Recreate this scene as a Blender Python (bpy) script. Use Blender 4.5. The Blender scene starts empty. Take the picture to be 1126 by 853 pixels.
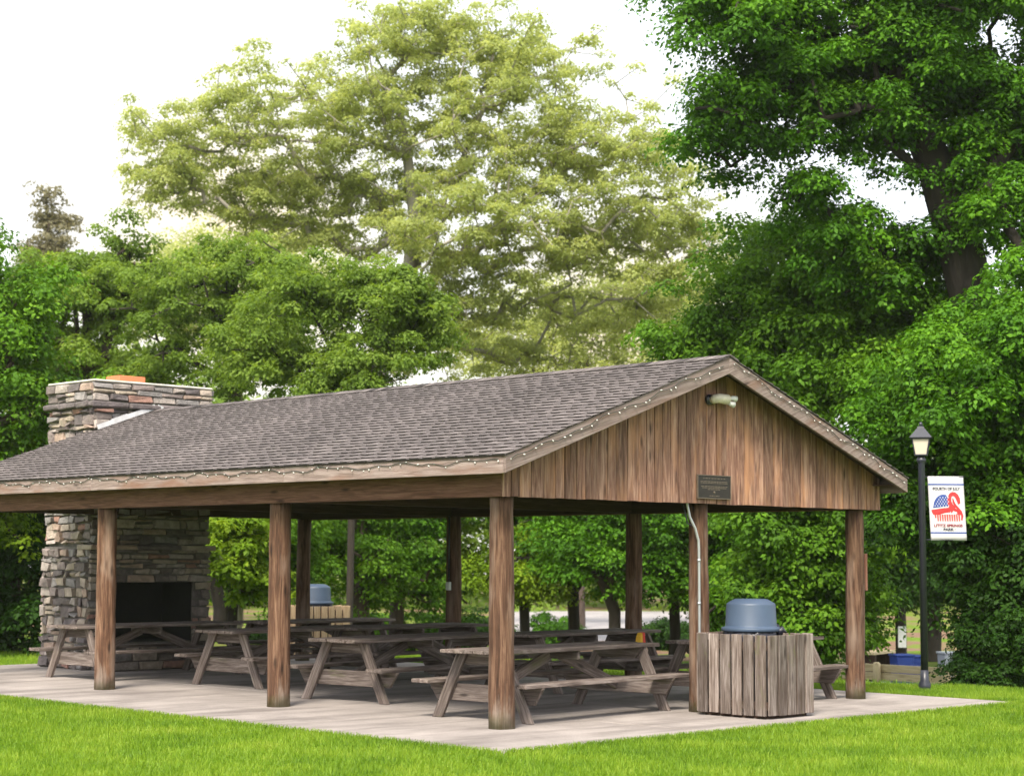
import bpy, bmesh, math, random
import numpy as np
from mathutils import Vector, Matrix

random.seed(7)
rng = np.random.default_rng(11)
sc = bpy.context.scene
COL = sc.collection
PI = math.pi

# ------------------------------------------------------------------ camera
CAM = np.array([-13.7474, -14.1827, 1.7814])
CR = np.array([0.7143, -0.6998, 0.0046]); CU = np.array([-0.0670, -0.0618, 0.9958]); CF = np.array([0.6967, 0.7116, 0.0912])
CR /= np.linalg.norm(CR); CF -= CR * (CF @ CR); CF /= np.linalg.norm(CF); CU = np.cross(CR, CF)
FPX = 2040.0
FH = np.array([CF[0], CF[1], 0]); FH /= np.linalg.norm(FH)


def at(px, py, depth):
    """a world point seen along the photograph's pixel (px, py) at a forward distance in metres"""
    return CAM + depth * (CF + CR * (px - 563) / FPX - CU * (py - 426.5) / FPX)


def ground_z(x, y):
    t = np.clip((np.asarray(x, float) - 9.6) / 4.6, 0, 1)
    return -0.04 - 1.0 * t * t * (3 - 2 * t)


def spot(px, depth):
    p = at(px, 613, depth)
    return np.array([p[0], p[1], float(ground_z(p[0], p[1]))])


cd = bpy.data.cameras.new('camera'); cam = bpy.data.objects.new('camera', cd); COL.objects.link(cam)
cam.matrix_world = Matrix(((CR[0], CU[0], -CF[0], CAM[0]), (CR[1], CU[1], -CF[1], CAM[1]), (CR[2], CU[2], -CF[2], CAM[2]), (0, 0, 0, 1)))
cd.sensor_width = 36; cd.lens = 36 * FPX / 1126; cd.clip_start = .1; cd.clip_end = 3000
sc.camera = cam
cd.dof.use_dof = True; cd.dof.focus_distance = 21.5; cd.dof.aperture_fstop = 2.2


# ------------------------------------------------------------------ object helpers
def tag(o, label=None, cat=None, group=None, kind=None):
    if label: o['label'] = label
    if cat: o['category'] = cat
    if group: o['group'] = group
    if kind: o['kind'] = kind
    return o


def thing(name, label, cat, loc=(0, 0, 0), rz=0, group=None):
    o = bpy.data.objects.new(name, None); COL.objects.link(o)
    o.location = loc; o.rotation_euler = (0, 0, rz); o.empty_display_size = .2
    return tag(o, label, cat, group)


def dup(root, loc, rz, label=None, group=None, scale=None):
    r = root.copy(); COL.objects.link(r); r.location = loc; r.rotation_euler = (0, 0, rz)
    if scale: r.scale = scale
    if label: r['label'] = label
    if group: r['group'] = group
    for ch in list(root.children):
        c = ch.copy(); COL.objects.link(c); c.parent = r
        for g in list(ch.children):
            d = g.copy(); COL.objects.link(d); d.parent = c
    return r


class MB:
    """collects boxes, bars, tubes and free faces, then links them as one mesh object"""

    def __init__(s):
        s.v = []; s.f = []; s.gc = []; s.rnd = []; s.smooth = []

    def _add(s, verts, faces, gc, r=None, smooth=False):
        b = len(s.v); r = random.random() if r is None else r
        off = Vector((random.uniform(0, 40), random.uniform(0, 40), random.uniform(0, 40)))
        s.v += [tuple(v) for v in verts]; s.gc += [tuple(Vector(g) + off) for g in gc]; s.rnd += [r] * len(verts)
        s.f += [tuple(i + b for i in f) for f in faces]; s.smooth += [smooth] * len(faces)

    def hexa(s, c, gc=None, r=None):
        """8 corners: bottom ring then top ring"""
        s._add(c, [(3, 2, 1, 0), (4, 5, 6, 7), (0, 1, 5, 4), (1, 2, 6, 5), (2, 3, 7, 6), (3, 0, 4, 7)], gc or c, r)

    def box(s, x0, y0, z0, x1, y1, z1, axis=None, r=None):
        c = [(x0, y0, z0), (x1, y0, z0), (x1, y1, z0), (x0, y1, z0), (x0, y0, z1), (x1, y0, z1), (x1, y1, z1), (x0, y1, z1)]
        d = (x1 - x0, y1 - y0, z1 - z0); ax = d.index(max(d)) if axis is None else axis
        gc = [(p[ax], p[(ax + 1) % 3], p[(ax + 2) % 3]) for p in c]
        s.hexa(c, gc, r)

    def bar(s, p0, p1, w, h, up=(0, 0, 1), r=None):
        p0 = Vector(p0); p1 = Vector(p1); d = (p1 - p0); L = d.length; d.normalize()
        side = d.cross(Vector(up)).normalized(); u = side.cross(d).normalized()
        c = []; gc = []
        for hh in (-h / 2, h / 2):
            for (p, l, w_) in ((p0, 0, -1), (p1, L, -1), (p1, L, 1), (p0, 0, 1)):
                c.append(p + side * (w_ * w / 2) + u * hh); gc.append((l, w_ * w / 2, hh))
        s.hexa(c, gc, r)

    def tube(s, pts, rad, n=8, cap=True, smooth=True, r=None):
        pts = [Vector(q) for q in pts]; m = len(pts)
        rad = rad if hasattr(rad, '__len__') else [rad] * m
        vs = []; gc = []; l = 0; ref = None
        for i, q in enumerate(pts):
            t = (pts[min(i + 1, m - 1)] - pts[max(i - 1, 0)]).normalized()
            if ref is None:
                ref = t.orthogonal().normalized()
            else:
                ref = (ref - t * ref.dot(t)).normalized()
            b = t.cross(ref)
            if i: l += (pts[i] - pts[i - 1]).length
            for k in range(n):
                a = 2 * PI * k / n
                vs.append(q + (ref * math.cos(a) + b * math.sin(a)) * rad[i]); gc.append((l, math.cos(a) * rad[i], math.sin(a) * rad[i]))
        fs = [(i * n + k, i * n + (k + 1) % n, (i + 1) * n + (k + 1) % n, (i + 1) * n + k) for i in range(m - 1) for k in range(n)]
        if cap: fs += [tuple(reversed(range(n))), tuple(range((m - 1) * n, m * n))]
        s._add(vs, fs, gc, r, smooth)

    def lathe(s, prof, n=32, centre=(0, 0), smooth=True, rot=0):
        vs = []; fs = []; m = len(prof)
        for (rr, z) in prof:
            for k in range(n):
                a = 2 * PI * k / n + rot; vs.append((centre[0] + rr * math.cos(a), centre[1] + rr * math.sin(a), z))
        for i in range(m - 1):
            for k in range(n): fs.append((i * n + k, i * n + (k + 1) % n, (i + 1) * n + (k + 1) % n, (i + 1) * n + k))
        fs += [tuple(reversed(range(n))), tuple(range((m - 1) * n, m * n))]
        s._add(vs, fs, [(v[2], v[0], v[1]) for v in vs], None, smooth)

    def prism(s, poly, p0, ux, uy, n, t):
        """flat outline extruded to a thickness"""
        p0 = Vector(p0); ux = Vector(ux); uy = Vector(uy); n = Vector(n); k = len(poly)
        vs = [p0 + ux * a + uy * b for a, b in poly] + [p0 + ux * a + uy * b + n * t for a, b in poly]
        fs = [tuple(reversed(range(k))), tuple(range(k, 2 * k))] + [(i, (i + 1) % k, (i + 1) % k + k, i + k) for i in range(k)]
        s._add(vs, fs, [(v.x, v.y, v.z) for v in vs])

    def build(s, name, mat, parent=None, bevel=0, seg=1):
        me = bpy.data.meshes.new(name)
        me.from_pydata(s.v, [], s.f)
        a = me.attributes.new('gc', 'FLOAT_VECTOR', 'POINT'); a.data.foreach_set('vector', np.array(s.gc, np.float32).ravel())
        a = me.attributes.new('rnd', 'FLOAT', 'POINT'); a.data.foreach_set('value', np.array(s.rnd, np.float32))
        me.polygons.foreach_set('use_smooth', s.smooth)
        bm = bmesh.new(); bm.from_mesh(me); bmesh.ops.recalc_face_normals(bm, faces=bm.faces); bm.to_mesh(me); bm.free()
        me.update()
        o = bpy.data.objects.new(name, me); COL.objects.link(o); me.materials.append(mat)
        if parent is not None: o.parent = parent
        if bevel:
            md = o.modifiers.new('bevel', 'BEVEL'); md.width = bevel; md.segments = seg; md.limit_method = 'ANGLE'; md.angle_limit = .6
        return o


def raw_mesh(name, co, faces_n, face_size, mat, parent=None, face_rnd=None, smooth=False):
    """a big numpy mesh: co (N,3), faces_n (F,k) vertex indices"""
    me = bpy.data.meshes.new(name)
    F = len(faces_n)
    me.vertices.add(len(co)); me.vertices.foreach_set('co', np.asarray(co, np.float32).ravel())
    me.loops.add(F * face_size); me.loops.foreach_set('vertex_index', np.asarray(faces_n, np.int32).ravel())
    me.polygons.add(F); me.polygons.foreach_set('loop_start', np.arange(F, dtype=np.int32) * face_size)
    me.polygons.foreach_set('loop_total', np.full(F, face_size, np.int32))
    if face_rnd is not None:
        a = me.attributes.new('rnd', 'FLOAT', 'FACE'); a.data.foreach_set('value', np.asarray(face_rnd, np.float32))
    if smooth: me.polygons.foreach_set('use_smooth', np.ones(F, bool))
    me.update(calc_edges=True); me.materials.append(mat)
    o = bpy.data.objects.new(name, me); COL.objects.link(o)
    if parent is not None: o.parent = parent
    return o


# ------------------------------------------------------------------ materials
def new_mat(name):
    m = bpy.data.materials.new(name); m.use_nodes = True
    nt = m.node_tree; nt.nodes.clear()
    out = nt.nodes.new('ShaderNodeOutputMaterial'); bs = nt.nodes.new('ShaderNodeBsdfPrincipled')
    nt.links.new(bs.outputs[0], out.inputs[0])
    return m, nt, bs, out


def N(nt, typ, **kw):
    n = nt.nodes.new(typ)
    for k, v in kw.items():
        if k in n.inputs: n.inputs[k].default_value = v
        else: setattr(n, k, v)
    return n


def attr(nt, name, out='Fac'):
    n = nt.nodes.new('ShaderNodeAttribute'); n.attribute_name = name; return n.outputs[out]


def ramp(nt, fac, stops, interp='LINEAR'):
    n = nt.nodes.new('ShaderNodeValToRGB'); n.color_ramp.interpolation = interp
    e = n.color_ramp.elements
    while len(e) > 1: e.remove(e[-1])
    e[0].position = stops[0][0]; e[0].color = (*stops[0][1], 1) if len(stops[0][1]) == 3 else stops[0][1]
    for p, c in stops[1:]:
        q = e.new(p); q.color = (*c, 1)
    nt.links.new(fac, n.inputs[0]); return n.outputs[0]


def mix(nt, a, b, fac, mode='MIX'):
    n = nt.nodes.new('ShaderNodeMix'); n.data_type = 'RGBA'; n.blend_type = mode
    for sock, val in ((n.inputs[6], a), (n.inputs[7], b), (n.inputs[0], fac)):
        if hasattr(val, 'links'): nt.links.new(val, sock)
        else: sock.default_value = (*val, 1) if hasattr(val, '__len__') and len(val) == 3 else val
    return n.outputs[2]


def noise(nt, vec, scale, detail=6, rough=.6, dist=0, out='Fac'):
    n = nt.nodes.new('ShaderNodeTexNoise'); n.inputs['Scale'].default_value = scale; n.inputs['Detail'].default_value = detail
    n.inputs['Roughness'].default_value = rough; n.inputs['Distortion'].default_value = dist
    if vec is not None: nt.links.new(vec, n.inputs['Vector'])
    return n.outputs[out]


def mapping(nt, vec, scale):
    n = nt.nodes.new('ShaderNodeMapping'); n.inputs['Scale'].default_value = scale; nt.links.new(vec, n.inputs['Vector']); return n.outputs[0]


def math_(nt, op, a, b=None):
    n = nt.nodes.new('ShaderNodeMath'); n.operation = op
    for i, v in enumerate((a, b)):
        if v is None: continue
        if hasattr(v, 'links'): nt.links.new(v, n.inputs[i])
        else: n.inputs[i].default_value = v
    return n.outputs[0]


def bump(nt, bs, h, strength, dist=.02):
    n = nt.nodes.new('ShaderNodeBump'); n.inputs['Strength'].default_value = strength; n.inputs['Distance'].default_value = dist
    nt.links.new(h, n.inputs['Height']); nt.links.new(n.outputs[0], bs.inputs['Normal'])


def obj_coord(nt):
    return nt.nodes.new('ShaderNodeTexCoord').outputs['Object']


def wood(name, cols, vary=.35, rough=.85, knots=True, grain=(1.2, 16, 16), moss=0, blotch=None):
    """cols: dark, mid, light"""
    m, nt, bs, out = new_mat(name)
    gc = attr(nt, 'gc', 'Vector'); rnd = attr(nt, 'rnd')
    g1 = noise(nt, mapping(nt, gc, grain), 1.6, 8, .65, .8)
    g2 = noise(nt, mapping(nt, gc, (2.5, 75, 75)), 1.5, 4, .6, .3)
    g = math_(nt, 'ADD', math_(nt, 'MULTIPLY', g1, .65), math_(nt, 'MULTIPLY', g2, .35))
    c = ramp(nt, g, [(.34, cols[0]), (.49, cols[1]), (.66, cols[2])])
    big = noise(nt, mapping(nt, gc, (.9, 4, 4)), 1.2, 3, .6)
    if blotch:
        c = mix(nt, c, blotch, ramp(nt, big, [(.5, (0, 0, 0)), (.72, (.8, .8, .8))]))
    v = ramp(nt, rnd, [(0, (1 - vary,) * 3), (1, (1 + vary * .6,) * 3)])
    c = mix(nt, c, v, 1.0, 'MULTIPLY')
    if knots:
        vo = nt.nodes.new('ShaderNodeTexVoronoi'); vo.inputs['Scale'].default_value = 1.0
        nt.links.new(mapping(nt, gc, (1.5, 6, 6)), vo.inputs['Vector'])
        k = ramp(nt, vo.outputs['Distance'], [(.05, (.85, .85, .85)), (.16, (0, 0, 0))])
        c = mix(nt, c, tuple(x * .45 for x in cols[0]), k)
    if moss:
        mo = noise(nt, mapping(nt, gc, (1.5, 5, 5)), 1.3, 5, .7)
        c = mix(nt, c, (.10, .12, .03), ramp(nt, mo, [(.58, (0, 0, 0)), (.78, (moss,) * 3)]))
    nt.links.new(c, bs.inputs['Base Color']); bs.inputs['Roughness'].default_value = rough
    bs.inputs['Specular IOR Level'].default_value = .25
    bump(nt, bs, g, .55, .012)
    return m


def plain(name, col, rough=.6, metal=0, vary=.12, scale=6, bmp=0.05):
    m, nt, bs, out = new_mat(name)
    oc = obj_coord(nt); n = noise(nt, oc, scale, 6, .65)
    c = ramp(nt, n, [(.3, tuple(x * (1 - vary) for x in col)), (.7, tuple(min(1, x * (1 + vary)) for x in col))])
    nt.links.new(c, bs.inputs['Base Color']); bs.inputs['Roughness'].default_value = rough; bs.inputs['Metallic'].default_value = metal
    if bmp: bump(nt, bs, noise(nt, oc, scale * 8, 4), bmp, .01)
    return m


def leafmat(name, cols, trans=.42, tcol=(1.5, 1.35, .5), nscale=.35):
    m, nt, bs, out = new_mat(name)
    rnd = attr(nt, 'rnd'); oc = obj_coord(nt)
    big = noise(nt, oc, nscale, 3, .6)
    f = math_(nt, 'ADD', math_(nt, 'MULTIPLY', rnd, .6), math_(nt, 'MULTIPLY', big, .4))
    c = ramp(nt, f, [(.15, cols[0]), (.5, cols[1]), (.85, cols[2])])
    nt.links.new(c, bs.inputs['Base Color']); bs.inputs['Roughness'].default_value = .6; bs.inputs['Specular IOR Level'].default_value = .15
    tr = nt.nodes.new('ShaderNodeBsdfTranslucent')
    nt.links.new(mix(nt, c, tcol, 1.0, 'MULTIPLY'), tr.inputs[0])
    mx = nt.nodes.new('ShaderNodeMixShader'); mx.inputs[0].default_value = trans
    nt.links.new(bs.outputs[0], mx.inputs[1]); nt.links.new(tr.outputs[0], mx.inputs[2]); nt.links.new(mx.outputs[0], out.inputs[0])
    return m


M = {}
M['gable'] = wood('weathered_brown_boards', ((.055, .026, .019), (.20, .105, .075), (.42, .27, .20)), .30, grain=(1.0, 10, 10), blotch=(.40, .20, .105))
M['fascia'] = wood('greyed_trim_boards', ((.10, .072, .062), (.20, .152, .138), (.31, .25, .235)), .12, blotch=(.17, .09, .06))
M['beam'] = wood('brown_beam_timber', ((.06, .027, .018), (.135, .064, .044), (.22, .118, .085)), .15)
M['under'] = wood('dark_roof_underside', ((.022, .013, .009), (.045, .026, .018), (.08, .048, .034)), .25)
M['post'] = wood('peeled_log_post', ((.024, .012, .008), (.092, .046, .027), (.235, .142, .092)), .28, grain=(.9, 13, 13), blotch=(.27, .20, .155))
def weather_base(m):
    nt = m.node_tree; bs = next(n for n in nt.nodes if n.type == 'BSDF_PRINCIPLED')
    src = bs.inputs['Base Color'].links[0].from_socket
    x = nt.nodes.new('ShaderNodeSeparateXYZ'); oc = obj_coord(nt); nt.links.new(oc, x.inputs[0])
    f = math_(nt, 'ADD', x.outputs[2], math_(nt, 'MULTIPLY', noise(nt, mapping(nt, oc, (7, 7, 1.2)), 1.4, 6, .7), 1.5))
    w_ = ramp(nt, f, [(.62, (1, 1, 1)), (1.0, (0, 0, 0))]); g_ = noise(nt, mapping(nt, oc, (30, 30, 1.5)), 1.5, 6, .65)
    grey = ramp(nt, g_, [(.3, (.11, .085, .066)), (.7, (.33, .275, .235))])
    c = mix(nt, src, grey, math_(nt, 'MULTIPLY', w_, .85))
    # damp green foot
    f2 = math_(nt, 'ADD', x.outputs[2], math_(nt, 'MULTIPLY', noise(nt, oc, 3.0, 4, .6), .35))
    c = mix(nt, c, (.09, .10, .03), math_(nt, 'MULTIPLY', ramp(nt, f2, [(.16, (1, 1, 1)), (.34, (0, 0, 0))]), .55))
    nt.links.new(c, bs.inputs['Base Color'])
weather_base(M['post'])
M['table'] = wood('grey_weathered_table_wood', ((.045, .033, .028), (.125, .098, .087), (.29, .245, .225)), .3, moss=.5)
M['slat'] = wood('grey_bin_slats', ((.045, .032, .026), (.165, .132, .116), (.34, .295, .275)), .42, moss=.7, blotch=(.075, .046, .032))
M['slat_new'] = wood('tan_bin_slats', ((.28, .18, .10), (.45, .32, .20), (.55, .42, .29)), .15)
M['rail'] = wood('weathered_tan_rail', ((.36, .28, .15), (.56, .46, .27), (.68, .58, .38)), .2, moss=.3)
M['bluelid'] = plain('blue_grey_plastic', (.042, .066, .112), .5, vary=.10, scale=3, bmp=.03)
M['bag'] = plain('black_bag_plastic', (.018, .018, .03), .28, vary=.3, scale=14, bmp=.5)
M['blackmetal'] = plain('black_painted_metal', (.022, .024, .036), .38, vary=.1, scale=5)
M['galv'] = plain('galvanised_steel', (.42, .43, .44), .42, .75, vary=.12)
M['flash'] = plain('pale_flashing_metal', (.58, .58, .60), .5, .25, vary=.18, scale=8)
M['white'] = plain('white_plastic', (.75, .75, .74), .5, vary=.05)
M['cream'] = plain('cream_lamp_plastic', (.55, .50, .40), .5, vary=.15, scale=20)
M['frost'] = plain('frosted_lamp_glass', (.50, .45, .37), .3, vary=.04)
M['bronze'] = plain('dark_bronze_plate', (.022, .017, .014), .45, .4, vary=.25, scale=20)
M['bronze_hi'] = plain('worn_bronze_relief', (.13, .10, .075), .4, .5, vary=.2, scale=30)
M['soot'] = plain('sooty_firebrick', (.008, .0075, .007), .95, vary=.4, scale=8)
M['clay'] = plain('orange_clay_flue', (.60, .15, .065), .7, vary=.1, scale=9)
M['wire'] = plain('dark_green_wire', (.01, .022, .016), .5)
M['bulb'] = plain('clear_white_bulb', (.55, .55, .53), .2, vary=.03)
M['banner'] = plain('white_banner_vinyl', (.47, .465, .485), .55, vary=.03, scale=4, bmp=.02)
M['navy'] = plain('blue_print', (.012, .045, .22), .55, vary=.05)
M['red'] = plain('red_print', (.50, .018, .022), .55, vary=.08)
M['salmon'] = plain('light_red_print', (.52, .05, .045), .55, vary=.06)
M['ink'] = plain('dark_print', (.02, .018, .04), .55)
M['maroon'] = plain('dark_red_print', (.20, .015, .03), .55)
M['blueplastic'] = plain('bright_blue_plastic', (.01, .045, .26), .45)
M['yellowcloth'] = plain('yellow_cloth', (.72, .42, .03), .8)
M['redcloth'] = plain('red_cloth', (.60, .05, .03), .8)
M['tancloth'] = plain('tan_canvas', (.36, .25, .18), .85)


def bark(name, cols, sc_=6):
    m, nt, bs, out = new_mat(name)
    oc = obj_coord(nt); n = noise(nt, mapping(nt, oc, (1, 1, .25)), sc_, 8, .7)
    c = ramp(nt, n, [(.3, cols[0]), (.7, cols[1])]); nt.links.new(c, bs.inputs['Base Color']); bs.inputs['Roughness'].default_value = .9
    bump(nt, bs, n, .6, .05); return m


M['bark_dark'] = bark('dark_bark', ((.012, .009, .007), (.036, .027, .021)))
M['bark_brown'] = bark('brown_bark', ((.03, .02, .016), (.085, .058, .045)))
M['bark_syc'] = bark('mottled_pale_bark', ((.11, .095, .08), (.36, .33, .29)), 1.2)
M['bark_pale'] = bark('pale_young_bark', ((.16, .14, .10), (.28, .25, .18)))
M['leaf_oak'] = leafmat('deep_green_leaves', ((.020, .058, .004), (.050, .145, .006), (.115, .26, .012)), .3, (1.5, 1.4, .4))
M['leaf_fresh'] = leafmat('fresh_green_leaves', ((.035, .09, .007), (.080, .185, .011), (.16, .30, .020)), .35, (1.5, 1.4, .5))
M['leaf_lime'] = leafmat('lime_green_leaves', ((.07, .14, .008), (.14, .24, .014), (.24, .33, .025)))
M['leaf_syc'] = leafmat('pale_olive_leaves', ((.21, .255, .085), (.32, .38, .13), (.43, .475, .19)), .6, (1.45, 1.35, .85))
M['leaf_mid'] = leafmat('mid_green_leaves', ((.068, .120, .018), (.14, .225, .034), (.24, .33, .06)), .5, (1.45, 1.4, .6))
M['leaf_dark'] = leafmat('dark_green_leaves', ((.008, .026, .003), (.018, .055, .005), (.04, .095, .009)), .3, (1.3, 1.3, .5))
M['leaf_con'] = leafmat('brown_green_needles', ((.12, .11, .07), (.18, .17, .10), (.26, .24, .15)), .4, (1.3, 1.2, .8))


def stone_mat():
    m, nt, bs, out = new_mat('mixed_fieldstone')
    rnd = attr(nt, 'rnd'); gc = attr(nt, 'gc', 'Vector')
    c = ramp(nt, rnd, [(0, (.16, .14, .14)), (.12, (.36, .33, .32)), (.26, (.23, .20, .20)), (.40, (.42, .37, .33)), (.52, (.14, .125, .135)), (.64, (.36, .28, .24)),
                       (.76, (.25, .245, .255)), (.87, (.35, .31, .26)), (.95, (.33, .20, .17)), (1.0, (.33, .20, .17))], 'CONSTANT')
    n = noise(nt, gc, 7, 9, .7); n2 = noise(nt, gc, 28, 6, .7)
    c = mix(nt, c, ramp(nt, n, [(.3, (.5, .475, .455)), (.7, (1.27, 1.19, 1.12))]), 1.0, 'MULTIPLY')
    nt.links.new(c, bs.inputs['Base Color']); bs.inputs['Roughness'].default_value = .9
    h = math_(nt, 'ADD', n, math_(nt, 'MULTIPLY', n2, .5)); bump(nt, bs, h, .7, .04); return m


M['stone'] = stone_mat()
M['mortar'] = plain('grey_mortar', (.11, .10, .09), .95, vary=.3, scale=9, bmp=.3)


def shingle_mat():
    m, nt, bs, out = new_mat('weathered_asphalt_shingle')
    rnd = attr(nt, 'rnd'); gc = attr(nt, 'gc', 'Vector')
    c = ramp(nt, rnd, [(0, (.026, .023, .023)), (.06, (.026, .023, .023)), (.1, (.072, .065, .066)), (.5, (.110, .098, .099)), (1, (.150, .135, .134))])  # near-black low end colours the butt strips with their painted shadow line
    n = noise(nt, gc, 160, 3, .7); n2 = noise(nt, obj_coord(nt), .7, 4, .6)
    c = mix(nt, c, ramp(nt, n, [(.3, (.7, .7, .7)), (.7, (1.3, 1.28, 1.25))]), 1.0, 'MULTIPLY')
    c = mix(nt, c, ramp(nt, n2, [(.35, (.82, .80, .80)), (.65, (1.15, 1.12, 1.12))]), 1.0, 'MULTIPLY')
    nt.links.new(c, bs.inputs['Base Color']); bs.inputs['Roughness'].default_value = .88; bs.inputs['Specular IOR Level'].default_value = .3
    bump(nt, bs, n, .35, .004); return m


M['shingle'] = shingle_mat()


def concrete_mat(name, a, b, joints=False):
    m, nt, bs, out = new_mat(name)
    oc = obj_coord(nt)
    n = noise(nt, oc, .8, 8, .65, .5); n2 = noise(nt, oc, 45, 5, .7); n3 = noise(nt, mapping(nt, oc, (.35, 2.2, 1)), 1.1, 6, .6)
    c = ramp(nt, n, [(.32, a), (.68, b)])
    c = mix(nt, c, (.72, .66, .62), ramp(nt, n3, [(.58, (0, 0, 0)), (.72, (.45, .45, .45))]), 'MULTIPLY') if False else c
    c = mix(nt, c, ramp(nt, n3, [(.32, (.60, .58, .57)), (.52, (1.04, 1.03, 1.02)), (.64, (1.08, 1.07, 1.06)), (.78, (.82, .80, .78))]), 1.0, 'MULTIPLY')
    c = mix(nt, c, ramp(nt, n2, [(.3, (.85, .85, .85)), (.7, (1.12, 1.12, 1.12))]), 1.0, 'MULTIPLY')
    nt.links.new(c, bs.inputs['Base Color']); bs.inputs['Roughness'].default_value = .85
    bump(nt, bs, n2, .15, .005); return m


M['concrete'] = concrete_mat('worn_concrete', (.175, .155, .147), (.295, .265, .252))
M['asphalt'] = concrete_mat('pale_asphalt', (.17, .165, .18), (.26, .255, .27))
M['lot'] = concrete_mat('pale_gravel_lot', (.24, .225, .24), (.32, .30, .31))


def ground_mat():
    m, nt, bs, out = new_mat('lawn_soil')
    oc = obj_coord(nt)
    n = noise(nt, oc, .35, 6, .6); n2 = noise(nt, oc, 22, 6, .75); n3 = noise(nt, oc, .13, 3, .5)
    c = ramp(nt, n, [(.3, (.08, .14, .010)), (.7, (.14, .23, .015))])
    c = mix(nt, c, ramp(nt, n2, [(.3, (.55, .55, .5)), (.7, (1.3, 1.3, 1.2))]), 1.0, 'MULTIPLY')
    x = nt.nodes.new('ShaderNodeSeparateXYZ'); nt.links.new(oc, x.inputs[0])
    # bare earth and leaf litter under the far trees
    far = math_(nt, 'ADD', math_(nt, 'MULTIPLY', x.outputs[0], .7), math_(nt, 'MULTIPLY', x.outputs[1], .7))
    fr = ramp(nt, math_(nt, 'MULTIPLY', far, .01), [(.16, (0, 0, 0)), (.22, (1, 1, 1))])
    pat = ramp(nt, n, [(.46, (0, 0, 0)), (.56, (1, 1, 1))])
    c = mix(nt, c, (.16, .10, .07), mix(nt, (0, 0, 0), pat, fr))
    nt.links.new(c, bs.inputs['Base Color']); bs.inputs['Roughness'].default_value = .95; bs.inputs['Specular IOR Level'].default_value = .1
    bump(nt, bs, n2, .6, .04); return m


M['ground'] = ground_mat()


def grass_mat():
    m, nt, bs, out = new_mat('grass_blades')
    rnd = attr(nt, 'rnd'); oc = obj_coord(nt)
    big = noise(nt, oc, .8, 6, .7)
    f = math_(nt, 'ADD', math_(nt, 'MULTIPLY', rnd, .35), math_(nt, 'MULTIPLY', math_(nt, 'SUBTRACT', math_(nt, 'MULTIPLY', big, 1.9), .45), .65))
    c = ramp(nt, f, [(.2, (.055, .12, .008)), (.45, (.13, .235, .012)), (.7, (.23, .325, .028)), (.95, (.35, .34, .11))])
    nt.links.new(c, bs.inputs['Base Color']); bs.inputs['Roughness'].default_value = .55; bs.inputs['Specular IOR Level'].default_value = .25
    tr = nt.nodes.new('ShaderNodeBsdfTranslucent'); nt.links.new(mix(nt, c, (1.3, 1.3, .6), 1.0, 'MULTIPLY'), tr.inputs[0])
    mx = nt.nodes.new('ShaderNodeMixShader'); mx.inputs[0].default_value = .35
    nt.links.new(bs.outputs[0], mx.inputs[1]); nt.links.new(tr.outputs[0], mx.inputs[2]); nt.links.new(mx.outputs[0], out.inputs[0])
    return m


M['grass'] = grass_mat()

# ------------------------------------------------------------------ the ground
xs = np.concatenate([np.linspace(-160, -60, 8), np.linspace(-55, -16, 14), np.linspace(-15, 9.4, 40), np.linspace(9.6, 14.4, 20), np.linspace(15, 60, 20), np.linspace(65, 220, 10)])
ys = np.concatenate([np.linspace(-160, -60, 8), np.linspace(-55, -21, 10), np.linspace(-20, 30, 60), np.linspace(32, 90, 20), np.linspace(95, 220, 9)])
X, Y = np.meshgrid(xs, ys, indexing='ij'); Z = ground_z(X, Y)
co = np.stack([X, Y, Z], -1).reshape(-1, 3); nx, ny = len(xs), len(ys)
I = np.arange(nx * ny).reshape(nx, ny)
fc = np.stack([I[:-1, :-1], I[1:, :-1], I[1:, 1:], I[:-1, 1:]], -1).reshape(-1, 4)
tag(raw_mesh('ground', co, fc, 4, M['ground'], smooth=True), kind='structure')

SX0, SX1, SY0, SY1 = -1.66, 7.46, -1.74, 13.6
mb = MB(); cx_ = [SX0, 1.4, 4.45, SX1]; cy_ = [SY0, 1.92, 5.77, 9.6, SY1]
for a_, b_ in zip(cx_[:-1], cx_[1:]):
    for c_, d_ in zip(cy_[:-1], cy_[1:]): mb.box(a_ + .008, c_ + .008, -.14, b_ - .008, d_ - .008, random.uniform(-.002, .001))
mb.box(SX0 + .02, SY0 + .02, -.15, SX1 - .02, SY1 - .02, -.06)
patio = tag(mb.build('concrete_patio', M['concrete'], None, .012), kind='structure')

mb = MB()
def sheet(name, pts, z, mat):
    me = bpy.data.meshes.new(name); me.from_pydata([(a, b, z) for a, b in pts], [], [tuple(range(len(pts)))]); me.materials.append(mat)
    o = bpy.data.objects.new(name, me); COL.objects.link(o); return tag(o, kind='structure')
def quad_px(l, r, d0, d1):
    q = [at(l, 613, d0), at(r, 613, d0), at(r, 613, d1), at(l, 613, d1)]
    return [(a[0], a[1]) for a in q]
sheet('parking_lot', quad_px(545, 790, 64, 100), -1.032, M['lot'])
sheet('footpath', quad_px(860, 1150, 38.5, 43.5), -1.034, M['asphalt'])

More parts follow.
